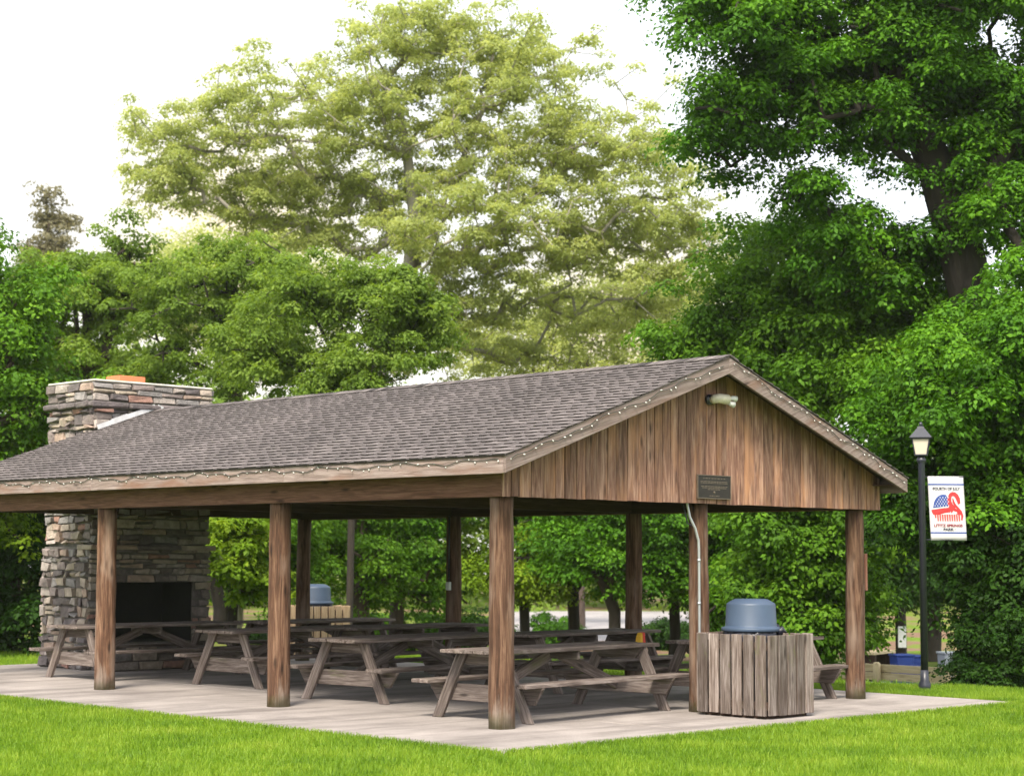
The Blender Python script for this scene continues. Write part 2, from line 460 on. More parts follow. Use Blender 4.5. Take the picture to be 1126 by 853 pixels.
# grass blades: where the camera (or a step beside it) sees the lawn close by
def blades(n, depth0, depth1, lat, keep, h0, h1, w):
    d = np.sqrt(rng.uniform(depth0 ** 2, depth1 ** 2, n)); s = rng.uniform(-lat, lat, n) * d
    P = CAM[None, :2] + d[:, None] * FH[None, :2] + s[:, None] * CR[None, :2]
    P = P[keep(P[:, 0], P[:, 1])]
    return P, h0, h1, w
def blade_mesh(name, P, h, w):
    n = len(P); z0 = ground_z(P[:, 0], P[:, 1])
    a = rng.uniform(0, 2 * PI, n); hh = h * rng.uniform(.55, 1.3, n); lean = rng.uniform(.1, .75, n) * hh; la = rng.uniform(0, 2 * PI, n)
    dx = np.cos(a) * w / 2; dy = np.sin(a) * w / 2; lx = np.cos(la) * lean; ly = np.sin(la) * lean
    V = np.zeros((n, 4, 3))
    V[:, 0] = np.stack([P[:, 0] - dx, P[:, 1] - dy, z0], 1); V[:, 1] = np.stack([P[:, 0] + dx, P[:, 1] + dy, z0], 1)
    V[:, 2] = np.stack([P[:, 0] + lx + dx * .3, P[:, 1] + ly + dy * .3, z0 + hh], 1); V[:, 3] = np.stack([P[:, 0] + lx - dx * .3, P[:, 1] + ly - dy * .3, z0 + hh], 1)
    return raw_mesh(name, V.reshape(-1, 3), np.arange(n * 4).reshape(n, 4), 4, M['grass'], None, np.clip(rng.normal(.5, .22, n), 0, 1))
off_slab = lambda x, y: ~((x > SX0 - .005) & (x < SX1 + .005) & (y > SY0 - .005) & (y < SY1 + .005)) & (x < 9.7)
P1, *_ = blades(420000, 13.4, 27, .34, off_slab, 0, 0, 0)
P2, *_ = blades(90000, 26, 36, .36, off_slab, 0, 0, 0)
e = rng.uniform(0, 1, 26000); side = rng.integers(0, 3, 26000); j = np.abs(rng.normal(0, .05, 26000)) + .004
P3 = np.where((side == 0)[:, None], np.stack([SX0 - j, SY0 + e * (SY1 - SY0)], 1), np.where((side == 1)[:, None], np.stack([SX0 + e * (SX1 - SX0), SY0 - j], 1), np.stack([SX1 + j, SY0 + e * (SY1 - SY0)], 1)))
g = blade_mesh('grass', np.concatenate([P1, P3, P2]), .062, .009)
tag(g, 'short mown bright green lawn around the concrete patio', 'grass', kind='stuff')

# ------------------------------------------------------------------ the pavilion
A1, A2, BAY, HP = 3.2306, 6.3752, 3.8451, 2.40
EX = .46; RY0, RY1 = -.522, 11.70; ZE, ZR = 2.838, 4.139; XM = A2 / 2
SL = (ZR - ZE) / (XM + EX); SLA = math.atan(SL); SLEN = math.hypot(XM + EX, ZR - ZE)
pav = thing('picnic_pavilion', 'open timber picnic pavilion with shingled gable roof on log posts', 'pavilion')
ROWS = [k * BAY for k in range(4)]

def log_post(x, y, parent, r0=.138, h=HP + .03):
    mb = MB(); pts = []; rad = []
    ph = random.uniform(0, 6)
    for i in range(15):
        t = i / 14; pts.append((x + .006 * math.sin(3 * t + ph), y + .006 * math.cos(2.3 * t + ph), t * h)); rad.append(r0 * (1.02 - .1 * t) + random.uniform(-.003, .003))
    mb.tube(pts, rad, 20)
    # lumpy outline
    v = np.array(mb.v); th = np.arctan2(v[:, 1] - y, v[:, 0] - x)
    k = 1 + .03 * np.sin(3 * th + ph + 1.5 * v[:, 2]) + .022 * np.sin(5 * th + 2 * ph + 3.1 * v[:, 2]) + .012 * np.sin(9 * v[:, 2] + ph)
    v[:, 0] = x + (v[:, 0] - x) * k; v[:, 1] = y + (v[:, 1] - y) * k; mb.v = [tuple(q) for q in v]
    return mb.build('log_post', M['post'], parent)
for y in ROWS:
    log_post(0, y, pav); log_post(A2, y, pav, .125)
log_post(A1, 0, pav, .122)

# roof decks and shingles
def roof_pt(sgn, s, y, lift=0):
    """sgn -1 left slope, +1 right slope; s metres up the slope from the eave edge"""
    x = -EX + s * math.cos(SLA); z = ZE + s * math.sin(SLA)
    nx_, nz_ = -math.sin(SLA), math.cos(SLA)
    x += nx_ * lift; z += nz_ * lift
    return (x if sgn < 0 else A2 - x, y, z)
CHX0, CHX1, CHY0, CHY1 = 2.06, 4.32, 11.47, 12.86
for sgn in (-1, 1):
    mb = MB(); mb.hexa([roof_pt(sgn, 0, RY0 + .03, -.03), roof_pt(sgn, 0, RY1 - .03, -.03), roof_pt(sgn, SLEN, RY1 - .03, -.03), roof_pt(sgn, SLEN, RY0 + .03, -.03),
                        roof_pt(sgn, 0, RY0 + .03, -.004), roof_pt(sgn, 0, RY1 - .03, -.004), roof_pt(sgn, SLEN, RY1 - .03, -.004), roof_pt(sgn, SLEN, RY0 + .03, -.004)])
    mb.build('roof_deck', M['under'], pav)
    mb = MB(); ex = .138; s = -.02
    def course(e0, top, y0, y1, z0, th, tone):
        mb.hexa([roof_pt(sgn, e0 + .003, y0, z0), roof_pt(sgn, e0 + .003, y1, z0), roof_pt(sgn, top, y1, 0), roof_pt(sgn, top, y0, 0),
                 roof_pt(sgn, e0 + .003, y0, z0 + th), roof_pt(sgn, e0 + .003, y1, z0 + th), roof_pt(sgn, top, y1, .004), roof_pt(sgn, top, y0, .004)], None, tone)
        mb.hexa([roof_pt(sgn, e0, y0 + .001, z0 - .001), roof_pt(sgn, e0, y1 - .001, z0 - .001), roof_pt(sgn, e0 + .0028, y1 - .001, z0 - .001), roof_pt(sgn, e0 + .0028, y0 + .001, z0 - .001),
                 roof_pt(sgn, e0, y0 + .001, z0 + th - .001), roof_pt(sgn, e0, y1 - .001, z0 + th - .001), roof_pt(sgn, e0 + .0028, y1 - .001, z0 + th - .001), roof_pt(sgn, e0 + .0028, y0 + .001, z0 + th - .001)], None, 0.0)  # near-black strip: shadow line under the butt painted onto its dark cut edge
    while s < SLEN - .02:
        top = min(s + ex * 1.25, SLEN); y = RY0 - .012 - random.uniform(0, .9)
        while y < RY1 + .012:                                   # the backing strip, about a metre long each
            y0 = max(y, RY0 - .012); y1 = min(y + .95, RY1 + .012)
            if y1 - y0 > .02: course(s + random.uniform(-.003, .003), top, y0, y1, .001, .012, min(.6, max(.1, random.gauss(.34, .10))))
            y += .95
        y = RY0 - .012 - random.uniform(0, .3)
        while y < RY1 + .012:                                   # the raised teeth laminated on it
            w = random.choice((.09, .12, .15, .19, .23)); y0 = max(y, RY0 - .012); y1 = min(y + w, RY1 + .012)
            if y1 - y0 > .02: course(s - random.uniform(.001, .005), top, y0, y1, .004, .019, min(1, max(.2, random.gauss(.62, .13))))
            y += w + random.uniform(.04, .13)
        s += ex
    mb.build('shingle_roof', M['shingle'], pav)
mb = MB(); y = RY0 - .01
while y < CHY0 - .02:
    for sgn in (-1, 1):
        mb.hexa([roof_pt(sgn, SLEN - .15, y, .018), roof_pt(sgn, SLEN - .15, y + .17, .013), roof_pt(sgn, SLEN, y + .17, .013), roof_pt(sgn, SLEN, y, .018),
                 roof_pt(sgn, SLEN - .15, y, .03), roof_pt(sgn, SLEN - .15, y + .17, .022), roof_pt(sgn, SLEN + .004, y + .17, .022), roof_pt(sgn, SLEN + .004, y, .03)])
    y += .15
mb.build('ridge_cap', M['shingle'], pav)

# fascia boards
FD = .185
def rake(sgn, y0, y1):
    mb = MB()
    a = Vector(roof_pt(sgn, -.005, y0, -.004)); b = Vector(roof_pt(sgn, SLEN, y0, -.004)); d = Vector((0, 0, -1)); dd = FD / math.cos(SLA)
    def q(p, y, dz): return (p.x, y, p.z + dz)
    c = [q(a, y0, -FD * .98), q(b, y0, -dd), q(b, y1, -dd), q(a, y1, -FD * .98), q(a, y0, 0), q(b, y0, 0), q(b, y1, 0), q(a, y1, 0)]
    mb.hexa(c, [((p[0] ** 2 + p[2] ** 2) ** .5, p[2] - SL * abs(p[0]), p[1]) for p in c])
    return mb.build('rake_board', M['fascia'], pav, .004)
rake(-1, RY0, RY0 + .04); rake(1, RY0, RY0 + .04); rake(-1, RY1 - .04, RY1); rake(1, RY1 - .04, RY1)
for sgn in (-1, 1):
    x0 = -EX - .002 if sgn < 0 else A2 + EX - .038
    mb = MB()
    cuts = [RY0 + .042, 3.2, 7.4, RY1 - .042]
    for a, b in zip(cuts[:-1], cuts[1:]): mb.box(x0, a, ZE - .004 - FD, x0 + .04, b - .003, ZE - .008)
    mb.build('eave_board', M['fascia'], pav, .004)
# drip edge of the roofing in front of the rake
# beams
def beam(mb, *a): mb.box(*a)
BX = .166
for sgn in (-1, 1):
    x0 = -BX if sgn < 0 else A2 + BX - .05
    mb = MB(); mb.box(x0, -.15, HP + .025, x0 + .05, 11.66, ZE - .06); mb.build('eave_beam', M['beam'], pav, .006)
    x1 = .05 if sgn < 0 else A2 - .10
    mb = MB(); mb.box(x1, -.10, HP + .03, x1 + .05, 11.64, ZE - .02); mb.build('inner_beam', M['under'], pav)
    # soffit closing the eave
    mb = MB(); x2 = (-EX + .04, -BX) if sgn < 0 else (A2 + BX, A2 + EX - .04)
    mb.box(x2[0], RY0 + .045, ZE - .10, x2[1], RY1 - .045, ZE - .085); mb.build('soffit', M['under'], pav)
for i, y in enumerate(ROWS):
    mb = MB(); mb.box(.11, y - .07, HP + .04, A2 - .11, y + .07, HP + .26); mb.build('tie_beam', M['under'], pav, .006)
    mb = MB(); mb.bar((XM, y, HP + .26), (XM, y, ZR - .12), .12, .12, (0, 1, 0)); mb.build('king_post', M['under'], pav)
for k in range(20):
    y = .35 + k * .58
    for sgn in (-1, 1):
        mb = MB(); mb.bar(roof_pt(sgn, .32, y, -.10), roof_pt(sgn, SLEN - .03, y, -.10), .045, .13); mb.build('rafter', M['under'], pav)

# gable walls of vertical boards
def gable_wall(y0, y1, zb, x_l, x_r, cut=None):
    mb = MB(); x = x_l
    zt = lambda x_: ZE + SL * (min(x_, A2 - x_) + EX) - .05
    while x < x_r - .01:
        w = random.choice((.12, .14, .18, .19, .19)); x1 = min(x + w, x_r)
        if x_r - x1 < .06: x1 = x_r
        gp = random.choice((.004, .006, .010)); a, b = x + gp, x1 - gp; dy = random.uniform(0, .009); zb_ = zb + random.uniform(-.004, .004)
        segs = [(a, b)] if not (a < XM < b) else [(a, XM), (XM, b)]
        r = random.random()
        for (p, q) in segs:
            c = [(p, y0 - dy, zb_), (q, y0 - dy, zb_), (q, y1, zb_), (p, y1, zb_), (p, y0 - dy, zt(p)), (q, y0 - dy, zt(q)), (q, y1, zt(q)), (p, y1, zt(p))]
            mb.hexa(c, [(v[2], v[0], v[1]) for v in c], r)
        x = x1
    return mb.build('gable_wall', M['gable'], pav)
gable_wall(-.18, -.155, HP + .027, -.166, A2 + .339)
gable_wall(11.664, 11.684, HP + .2, -.112, CHX0 - .1); gable_wall(11.664, 11.684, HP + .2, CHX1 + .1, A2 + .112)
# boxed corner behind the right hand end of the gable and dark backing
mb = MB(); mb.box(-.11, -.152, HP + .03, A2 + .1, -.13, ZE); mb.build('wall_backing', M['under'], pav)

# ------------------------------------------------------------------ fireplace and chimney
chim = thing('stone_fireplace', 'tall fieldstone fireplace and chimney at the far end of the pavilion', 'fireplace')

def stone_block(mb, o, u, v, n, a0, a1, b0, b1, dep, jit, r=None):
    """one stone on a wall face: a0..a1 along u, b0..b1 up v, standing dep out along n"""
    o = Vector(o); u = Vector(u); v = Vector(v); n = Vector(n); g = .012
    J = lambda k=1: random.uniform(-jit, jit) * k
    c = []
    for d, sh in ((-.03, 0), (dep, .006)):
        for (a, b) in ((a0 + g + sh, b0 + g + sh), (a1 - g - sh, b0 + g + sh), (a1 - g - sh, b1 - g - sh), (a0 + g + sh, b1 - g - sh)):
            c.append(o + u * (a + J()) + v * (b + J()) + n * (d + (J(.7) if d > 0 else 0)))
    mb.hexa([tuple(q) for q in c], None, r)

def stone_face(mb, o, u, v, n, W, H, hr=(.055, .18), wr=(.14, .5), dep=(.01, .065), jit=.019, hole=None, ext=0):
    b = 0
    while b < H - .01:
        h = random.uniform(*hr); b1 = min(b + h, H)
        if H - b1 < .06: b1 = H
        a = -ext
        while a < W + ext - .01:
            w = random.uniform(*wr); a1 = min(a + w, W + ext)
            if W + ext - a1 < .09: a1 = W + ext
            if not (hole and a1 > hole[0] and a < hole[1] and b1 > hole[2] and b < hole[3]):
                if b1 - b > .15 and random.random() < .35 and a1 - a > .2:
                    bm_ = b + (b1 - b) * random.uniform(.4, .6)
                    stone_block(mb, o, u, v, n, a, a1, b, bm_, random.uniform(*dep), jit); stone_block(mb, o, u, v, n, a, a1, bm_, b1, random.uniform(*dep), jit)
                else:
                    stone_block(mb, o, u, v, n, a, a1, b, b1, random.uniform(*dep), jit)
            elif hole:
                for lo, hi in ((a, min(a1, hole[0])), (max(a, hole[1]), a1)):
                    if hi - lo > .05: stone_block(mb, o, u, v, n, lo, hi, b, b1, random.uniform(*dep), jit)
            a = a1
        b = b1

def stone_body(x0, x1, y0, y1, z0, z1, name, hole=None, left=None, **kw):
    mb = MB()
    stone_face(mb, (x0, y0, z0), (1, 0, 0), (0, 0, 1), (0, -1, 0), x1 - x0, z1 - z0, hole=hole, ext=.02, **kw)
    stone_face(mb, (x1, y1, z0), (-1, 0, 0), (0, 0, 1), (0, 1, 0), x1 - x0, z1 - z0, ext=.02, **kw)
    k2 = dict(kw); k2.update(left or {})
    stone_face(mb, (x0, y1, z0), (0, -1, 0), (0, 0, 1), (-1, 0, 0), y1 - y0, z1 - z0, **k2)
    stone_face(mb, (x1, y0, z0), (0, 1, 0), (0, 0, 1), (1, 0, 0), y1 - y0, z1 - z0, **k2)
    return mb.build(name, M['stone'], chim, .014, 2)
HX0, HX1, HZ0, HZ1 = 2.42, 4.02, .42, 1.36
rub = dict(hr=(.07, .18), wr=(.10, .30), dep=(.015, .08), jit=.026)
stone_body(CHX0, CHX1, CHY0, CHY1, 0, 1.90, 'lower_stonework', (HX0 - CHX0, HX1 - CHX0, HZ0, HZ1), rub)
stone_body(CHX0 + .04, CHX1 - .02, CHY0 + .02, CHY1 - .03, 1.97, 4.13, 'upper_stonework', None, dict(rub, wr=(.14, .34)))
mb = MB()
ov = .045
stone_face(mb, (CHX0 - ov, CHY0 - ov, 4.135), (1, 0, 0), (0, 0, 1), (0, -1, 0), CHX1 - CHX0 + 2 * ov, .115, hr=(.115, .12), wr=(.4, .7), dep=(.03, .05), ext=.03)
stone_face(mb, (CHX0 - ov, CHY1 + ov, 4.135), (0, -1, 0), (0, 0, 1), (-1, 0, 0), CHY1 - CHY0 + 2 * ov, .115, hr=(.115, .12), wr=(.35, .6), dep=(.03, .05))
stone_face(mb, (CHX1 + ov, CHY0 - ov, 4.135), (0, 1, 0), (0, 0, 1), (1, 0, 0), CHY1 - CHY0 + 2 * ov, .115, hr=(.115, .12), wr=(.35, .6), dep=(.03, .05))
mb.rnd = [.57] * len(mb.rnd); mb.build('dark_stone_band', M['stone'], chim, .02, 2)
mb = MB()
stone_face(mb, (CHX0, CHY0, 4.25), (1, 0, 0), (0, 0, 1), (0, -1, 0), CHX1 - CHX0, .30, hr=(.08, .16), wr=(.2, .5), ext=.02)
stone_face(mb, (CHX0, CHY1, 4.25), (0, -1, 0), (0, 0, 1), (-1, 0, 0), CHY1 - CHY0, .30, hr=(.08, .16), wr=(.2, .4))
stone_face(mb, (CHX1, CHY0, 4.25), (0, 1, 0), (0, 0, 1), (1, 0, 0), CHY1 - CHY0, .30, hr=(.08, .16), wr=(.2, .4))
stone_face(mb, (CHX1, CHY1, 4.25), (-1, 0, 0), (0, 0, 1), (0, 1, 0), CHX1 - CHX0, .30, hr=(.08, .16), wr=(.2, .4))
mb.build('cap_stonework', M['stone'], chim, .014, 2)
# mortar core, with the firebox left open
mb = MB()
x0, x1, y0, y1 = CHX0 + .01, CHX1 - .01, CHY0 + .01, CHY1 - .01
mb.box(x0, y0, 0, x1, y1, HZ0 - .01); mb.box(x0, y0, HZ0 - .01, HX0 - .02, y1, HZ1 + .01); mb.box(HX1 + .02, y0, HZ0 - .01, x1, y1, HZ1 + .01)
mb.box(x0, y0, HZ1 + .01, x1, y1, 1.93); mb.box(x0 + .05, y0 + .03, 1.93, x1 - .04, y1 - .04, 4.14); mb.box(x0 - .03, y0 - .03, 4.14, x1 + .03, y1 + .03, 4.245)
mb.box(x0, y0, 4.245, x1, y1, 4.555)
mb.build('mortar_core', M['mortar'], chim)
mb = MB(); mb.box(CHX0 - .01, CHY0 - .02, 4.556, CHX1 + .01, CHY1 + .01, 4.59); mb.build('cap_slab', plain('pale_cap_mortar', (.50, .47, .43), .9, vary=.2), chim, .012)
mb = MB()
mb.box(HX0 - .018, CHY1 - .5, HZ0 - .008, HX1 + .018, CHY1 - .45, HZ1 + .008); mb.box(HX0 - .018, y0 + .05, HZ0 - .008, HX0 - .005, CHY1 - .5, HZ1); mb.box(HX1 + .005, y0 + .05, HZ0 - .008, HX1 + .018, CHY1 - .5, HZ1)
mb.box(HX0 - .005, y0 + .05, HZ0 - .008, HX1 + .005, CHY1 - .5, HZ0 + .004); mb.box(HX0 - .005, y0 + .05, HZ1 - .012, HX1 + .005, CHY1 - .5, HZ1 + .008)
mb.build('firebox', M['soot'], chim)
mb = MB(); stone_face(mb, (CHX0 - .06, CHY0 - .13, 1.88), (1, 0, 0), (0, 0, 1), (0, -1, 0), CHX1 - CHX0 + .12, .085, hr=(.085, .09), wr=(.5, .9), dep=(.01, .03))
mb.box(CHX0 - .06, CHY0 - .13, 1.885, CHX1 + .06, CHY0 + .3, 1.96); mb.build('mantel_shelf', M['stone'], chim, .01)
mb = MB(); mb.box(CHX0 + .05, CHY0 - .55, 0, CHX1 - .05, CHY0 - .02, .30)
stone_face(mb, (CHX0 + .05, CHY0 - .55, 0), (1, 0, 0), (0, 0, 1), (0, -1, 0), CHX1 - CHX0 - .1, .30, hr=(.1, .15), wr=(.3, .6))
mb.build('hearth', M['stone'], chim, .012)
mb = MB(); mb.box(2.86, 12.0, 4.59, 3.36, 12.04, 4.74); mb.box(2.86, 12.36, 4.59, 3.36, 12.4, 4.74); mb.box(2.86, 12.041, 4.59, 2.9, 12.359, 4.74); mb.box(3.32, 12.041, 4.59, 3.36, 12.359, 4.74)
mb.build('clay_flue', M['clay'], chim, .008)
mb = MB()
for sgn in (-1, 1):
    s0 = (CHX0 + .06 + EX) / math.cos(SLA)
    for k in range(4):
        a = s0 + k * (SLEN - s0) / 4; b = s0 + (k + 1) * (SLEN - s0) / 4 + (.02 if k < 3 else 0); l = .075 + .012 * (k % 2)
        yy = CHY0 - .075 - .003 * (k % 2)
        pa = roof_pt(sgn, a, yy, .025); pb = roof_pt(sgn, b, yy, .025); pc = roof_pt(sgn, b, yy, .025 + l); pd = roof_pt(sgn, a, yy, .025 + l)
        sh = lambda q: (q[0], q[1] + .012, q[2])
        mb.hexa([pa, pb, sh(pb), sh(pa), pd, pc, sh(pc), sh(pd)])
mb.build('roof_flashing', M['flash'], pav)

# ------------------------------------------------------------------ picnic tables
def make_table(L, label, loc, rz):
    t = thing('picnic_table', label, 'picnic table', loc, rz, 'picnic tables under the pavilion')
    mb = MB(); H = .775; W = .80; nb = 5; bw = W / nb; th = .042
    for k in range(nb):
        y = -W / 2 + k * bw; e = random.uniform(-.012, .012)
        mb.box(-L / 2 + e, y + .003, H - th + random.uniform(-.003, .003), L / 2 + e, y + bw - .003, H + random.uniform(-.003, .003))
    mb.build('tabletop', M['table'], t, .006)
    SH = .43; SY = .71; SW = .27
    for sg in (-1, 1):
        mb = MB(); y = sg * SY
        for k in range(2):
            yy = y - SW / 2 + k * SW / 2; e = random.uniform(-.012, .012)
            mb.box(-L / 2 + e, yy + .003, SH - .042, L / 2 + e, yy + SW / 2 - .003, SH + random.uniform(-.002, .002))
        mb.build('bench_seat', M['table'], t, .006)
    X = L / 2 - .26
    for sx in (-1, 1):
        for sg in (-1, 1):
            mb = MB(); a = Vector((sx * X, sg * .67, 0)); b = Vector((sx * X, sg * .30, H - .045))
            p = b - a; p.normalize(); c = []
            hw = .073
            for (q, z) in ((a, 0), (b, H - .045)):
                for dx, dy in ((-.024, -hw), (.024, -hw), (.024, hw), (-.024, hw)): c.append((q.x + dx, q.y + dy, z))
            mb.hexa(c, [(v[2], v[1] + v[2] * .48 * sg, v[0]) for v in c]); mb.build('leg', M['table'], t, .006)
        xi = sx * (X - .05)
        mb = MB(); c = []
        for z, hw in ((SH - .045 - .19, .72), (SH - .045, .85)):
            for dx, s2 in ((-.022, -1), (.022, -1), (.022, 1), (-.022, 1)): c.append((xi + dx, s2 * hw, z))
        mb.hexa(c, [(v[1], v[2], v[0]) for v in c]); mb.build('seat_support', M['table'], t, .006)
        mb = MB(); c = []
        for z, hw in ((H - .045 - .13, .27), (H - .045, .38)):
            for dx, s2 in ((-.022, -1), (.022, -1), (.022, 1), (-.022, 1)): c.append((xi + dx, s2 * hw, z))
        mb.hexa(c, [(v[1], v[2], v[0]) for v in c]); mb.build('top_cleat', M['table'], t, .006)
        mb = MB(); mb.bar((sx * .10, 0, H - .10), (xi - sx * .03, 0, SH - .15), .045, .12, (0, 1, 0) if False else (0, 0, 1)); mb.build('brace', M['table'], t, .005)
    mb = MB(); mb.box(-.022, -.37, H - .045 - .10, .022, .37, H - .045); mb.build('middle_cleat', M['table'], t, .005)
    return t
R_ = math.radians
make_table(3.0, 'long weathered picnic table nearest the front corner post', (1.75, .93, 0), R_(4.5))
make_table(3.0, 'picnic table just right of the second log post from the front corner', (2.30, 4.05, 0), R_(7))
make_table(2.95, 'picnic table seen between the two leftmost log posts', (2.75, 7.12, 0), R_(4.5))
make_table(3.0, 'leftmost picnic table standing right before the stone fireplace', (2.03, 9.78, 0), R_(2.3))
make_table(2.4, 'picnic table with one end sticking out behind the slatted trash bin', (5.14, .80, 0), R_(4))
make_table(2.7, 'picnic table in the back row with its end near the conduit post', (5.10, 3.75, 0), R_(1))
make_table(2.7, 'picnic table in the back row seen left of the front corner post', (4.75, 6.95, 0), R_(2))
make_table(2.7, 'farthest picnic table, in front of the tan slatted bin', (5.25, 9.75, 0), R_(-1))

# ------------------------------------------------------------------ trash bins
def slat_bin(label, loc, W, D, mat, rz=0):
    t = thing('bin_enclosure', label, 'bin enclosure', loc, rz, 'slatted bin enclosures')
    mb = MB(); H = .93; n = 7
    for side in range(4):
        Ln = W if side % 2 == 0 else D; n = max(5, round(Ln / .155)); w = Ln / n
        for k in range(n):
            a = -Ln / 2 + k * w + .016; b = -Ln / 2 + (k + 1) * w - .016
            if k == 0: a -= .008
            z0 = .035 + random.uniform(-.006, .006); z1 = H + random.uniform(-.006, .006); th = .028; dd = random.uniform(0, .004)
            if side == 0: mb.box(a, -D / 2 - th - dd, z0, b, -D / 2, z1, 2)
            if side == 2: mb.box(a, D / 2, z0, b, D / 2 + th + dd, z1, 2)
            if side == 1: mb.box(W / 2, a, z0, W / 2 + th + dd, b, z1, 2)
            if side == 3: mb.box(-W / 2 - th - dd, a, z0, -W / 2, b, z1, 2)
    mb.build('slats', mat, t, .004)
    mb = MB()
    for z in (.10, .76):
        mb.box(-W / 2, -D / 2 + .001, z, W / 2, -D / 2 + .04, z + .09); mb.box(-W / 2, D / 2 - .04, z, W / 2, D / 2 - .001, z + .09)
        mb.box(-W / 2 + .001, -D / 2 + .041, z, -W / 2 + .04, D / 2 - .041, z + .09); mb.box(W / 2 - .04, -D / 2 + .041, z, W / 2 - .001, D / 2 - .041, z + .09)
    mb.build('frame', M['under'], t)
    mb = MB(); mb.box(-W / 2 + .05, -D / 2 + .05, 0.0, W / 2 - .05, D / 2 - .05, .05); mb.build('floor_board', M['under'], t)
    return t

def trash_can(label, loc, rz=0):
    t = thing('trash_can', label, 'trash can', loc, rz, 'round bins with blue grey dome lids')
    mb = MB(); mb.lathe([(.22, .055), (.25, .1), (.285, .90), (.30, .93), (.29, .955), (.25, .955)], 32); mb.build('can_body', M['bag'], t)
    mb = MB(); mb.lathe([(.31, .955), (.335, .957), (.341, .963), (.342, .992), (.336, 1.0), (.31, 1.006), (.300, 1.010), (.296, 1.02), (.2835, 1.255), (.280, 1.268), (.272, 1.277), (.20, 1.318), (.188, 1.323), (.175, 1.325), (.02, 1.328)], 40)
    mb.build('dome_lid', M['bluelid'], t)
    mb = MB(); n = 64; vs = []; prof = [(.30, .965), (.318, .94), (.325, .90), (.312, .86), (.30, .82)]
    for i, (rr, z) in enumerate(prof):
        for k in range(n):
            a = 2 * PI * k / n; w = 1 + .035 * math.sin(k * 2.3 + i) + .03 * math.sin(k * .9 + 2 * i); vs.append((rr * w * math.cos(a), rr * w * math.sin(a), z + .012 * math.sin(k * 1.7)))
    mb._add(vs, [(i * n + k, i * n + (k + 1) % n, (i + 1) * n + (k + 1) % n, (i + 1) * n + k) for i in range(len(prof) - 1) for k in range(n)], vs, None, True)
    for k in range(9):
        a = random.uniform(-1.2, .5) ; rr = .36; mb.tube([(rr * math.cos(a) * .9, rr * math.sin(a) * .9, .93), (rr * math.cos(a), rr * math.sin(a), .985 + random.uniform(-.02, .02)), (rr * 1.12 * math.cos(a + .1), rr * 1.12 * math.sin(a + .1), .945)], [.05, .035, .012], 8)
    mb.build('bag_rim', M['bag'], t)
    return t
BW, BD = .84, 1.0
slat_bin('grey weathered slatted bin enclosure at the front edge of the patio', (3.36, -.73, 0), BW, BD, M['slat'])
trash_can('round trash can with blue grey dome lid inside the front grey slatted enclosure', (3.33, -.70, 0), .0)
b2 = spot(347, 34.4)
slat_bin('tan newer slatted bin enclosure beyond the back posts', (b2[0], b2[1], b2[2]), .92, .92, M['slat_new'], R_(-8))
trash_can('distant trash can with dome lid in the tan slatted enclosure', (b2[0], b2[1], b2[2]), 1.0)

# ------------------------------------------------------------------ things fixed to the pavilion
lt = thing('flood_light', 'cream twin floodlight mounted high on the gable boards', 'floodlight', (3.30, -.19, 3.655))
mb = MB(); mb.tube([(-.10, .0, .0), (-.10, -.035, .0)], .062, 16); mb.build('mounting_plate', M['blackmetal'], lt)
mb = MB(); mb.tube([(-.10, -.03, 0), (-.10, -.07, .0), (-.03, -.10, .015), (.10, -.13, .005)], [.03, .055, .055, .062], 14); mb.build('light_body', M['cream'], lt)
for dz, dx in ((.025, .17), (-.045, .13)):
    mb = MB(); mb.tube([(.09, -.13, dz * .5), (dx, -.15, dz), (dx + .045, -.16, dz - .01)], [.022, .03, .04], 12); mb.build('lamp_head', M['bulb'], lt)

pl = thing('memorial_plaque', 'small dark bronze plaque screwed to the gable boards', 'plaque', (3.275, -.189, 2.625))
mb = MB(); mb.box(-.30, -.022, -.135, .30, 0, .135); mb.build('plate', M['bronze'], pl, .004)
mb = MB()
for (a, b, c, d) in ((-.30, .13, .30, .142), (-.30, -.142, .30, -.13), (-.308, -.142, -.297, .142), (.297, -.142, .308, .142)): mb.box(a, -.028, b, c, -.002, d)
mb.build('rim', M['bronze_hi'], pl, .002)
mb = MB()
for z, hw, gap in ((.10, .20, .03), (.062, .25, .02), (.045, .25, .02), (.005, .24, .02), (-.012, .22, .02), (-.03, .12, .02), (-.105, .09, .02)):
    x = -hw
    while x < hw:
        w = random.uniform(.012, .05); mb.box(x, -.0245, z - .005, min(x + w, hw), -.021, z + .005); x += w + gap * random.uniform(.3, .8)
mb.lathe([(.018, 0), (.018, .003)], 12); v0 = len(mb.v) - 24
mb.v[v0:] = [(x_, -.0215 - z_, y_ - .065) for (x_, y_, z_) in mb.v[v0:]]
mb.build('raised_lettering', M['bronze_hi'], pl)

cp = thing('conduit_pipe', 'grey metal conduit pipe running down the middle front post', 'conduit', (A1, 0, 0))
mb = MB(); mb.tube([(.02, -.205, .03), (-.08, -.20, .04), (-.125, -.16, .10), (-.14, -.13, .22), (-.14, -.125, 1.9), (-.145, -.122, 2.0), (-.19, -.11, 2.14), (-.25, -.08, 2.27), (-.27, -.06, 2.42), (-.27, -.05, 2.5)], .016, 10); mb.build('pipe', M['galv'], cp)
for z in (.5, 1.25, 1.75):
    mb = MB(); mb.box(-.17, -.146, z, -.02, -.135, z + .03) if False else mb.tube([(-.14, -.125, z), (-.14, -.125, z + .03)], .022, 10); mb.build('pipe_strap', M['galv'], cp)
mb = MB(); mb.tube([(-.25, .05, 2.44), (-.262, -.02, 2.33), (-.235, -.03, 2.20), (-.215, -.08, 2.17)], .009, 6); mb.build('cable', M['blackmetal'], cp)

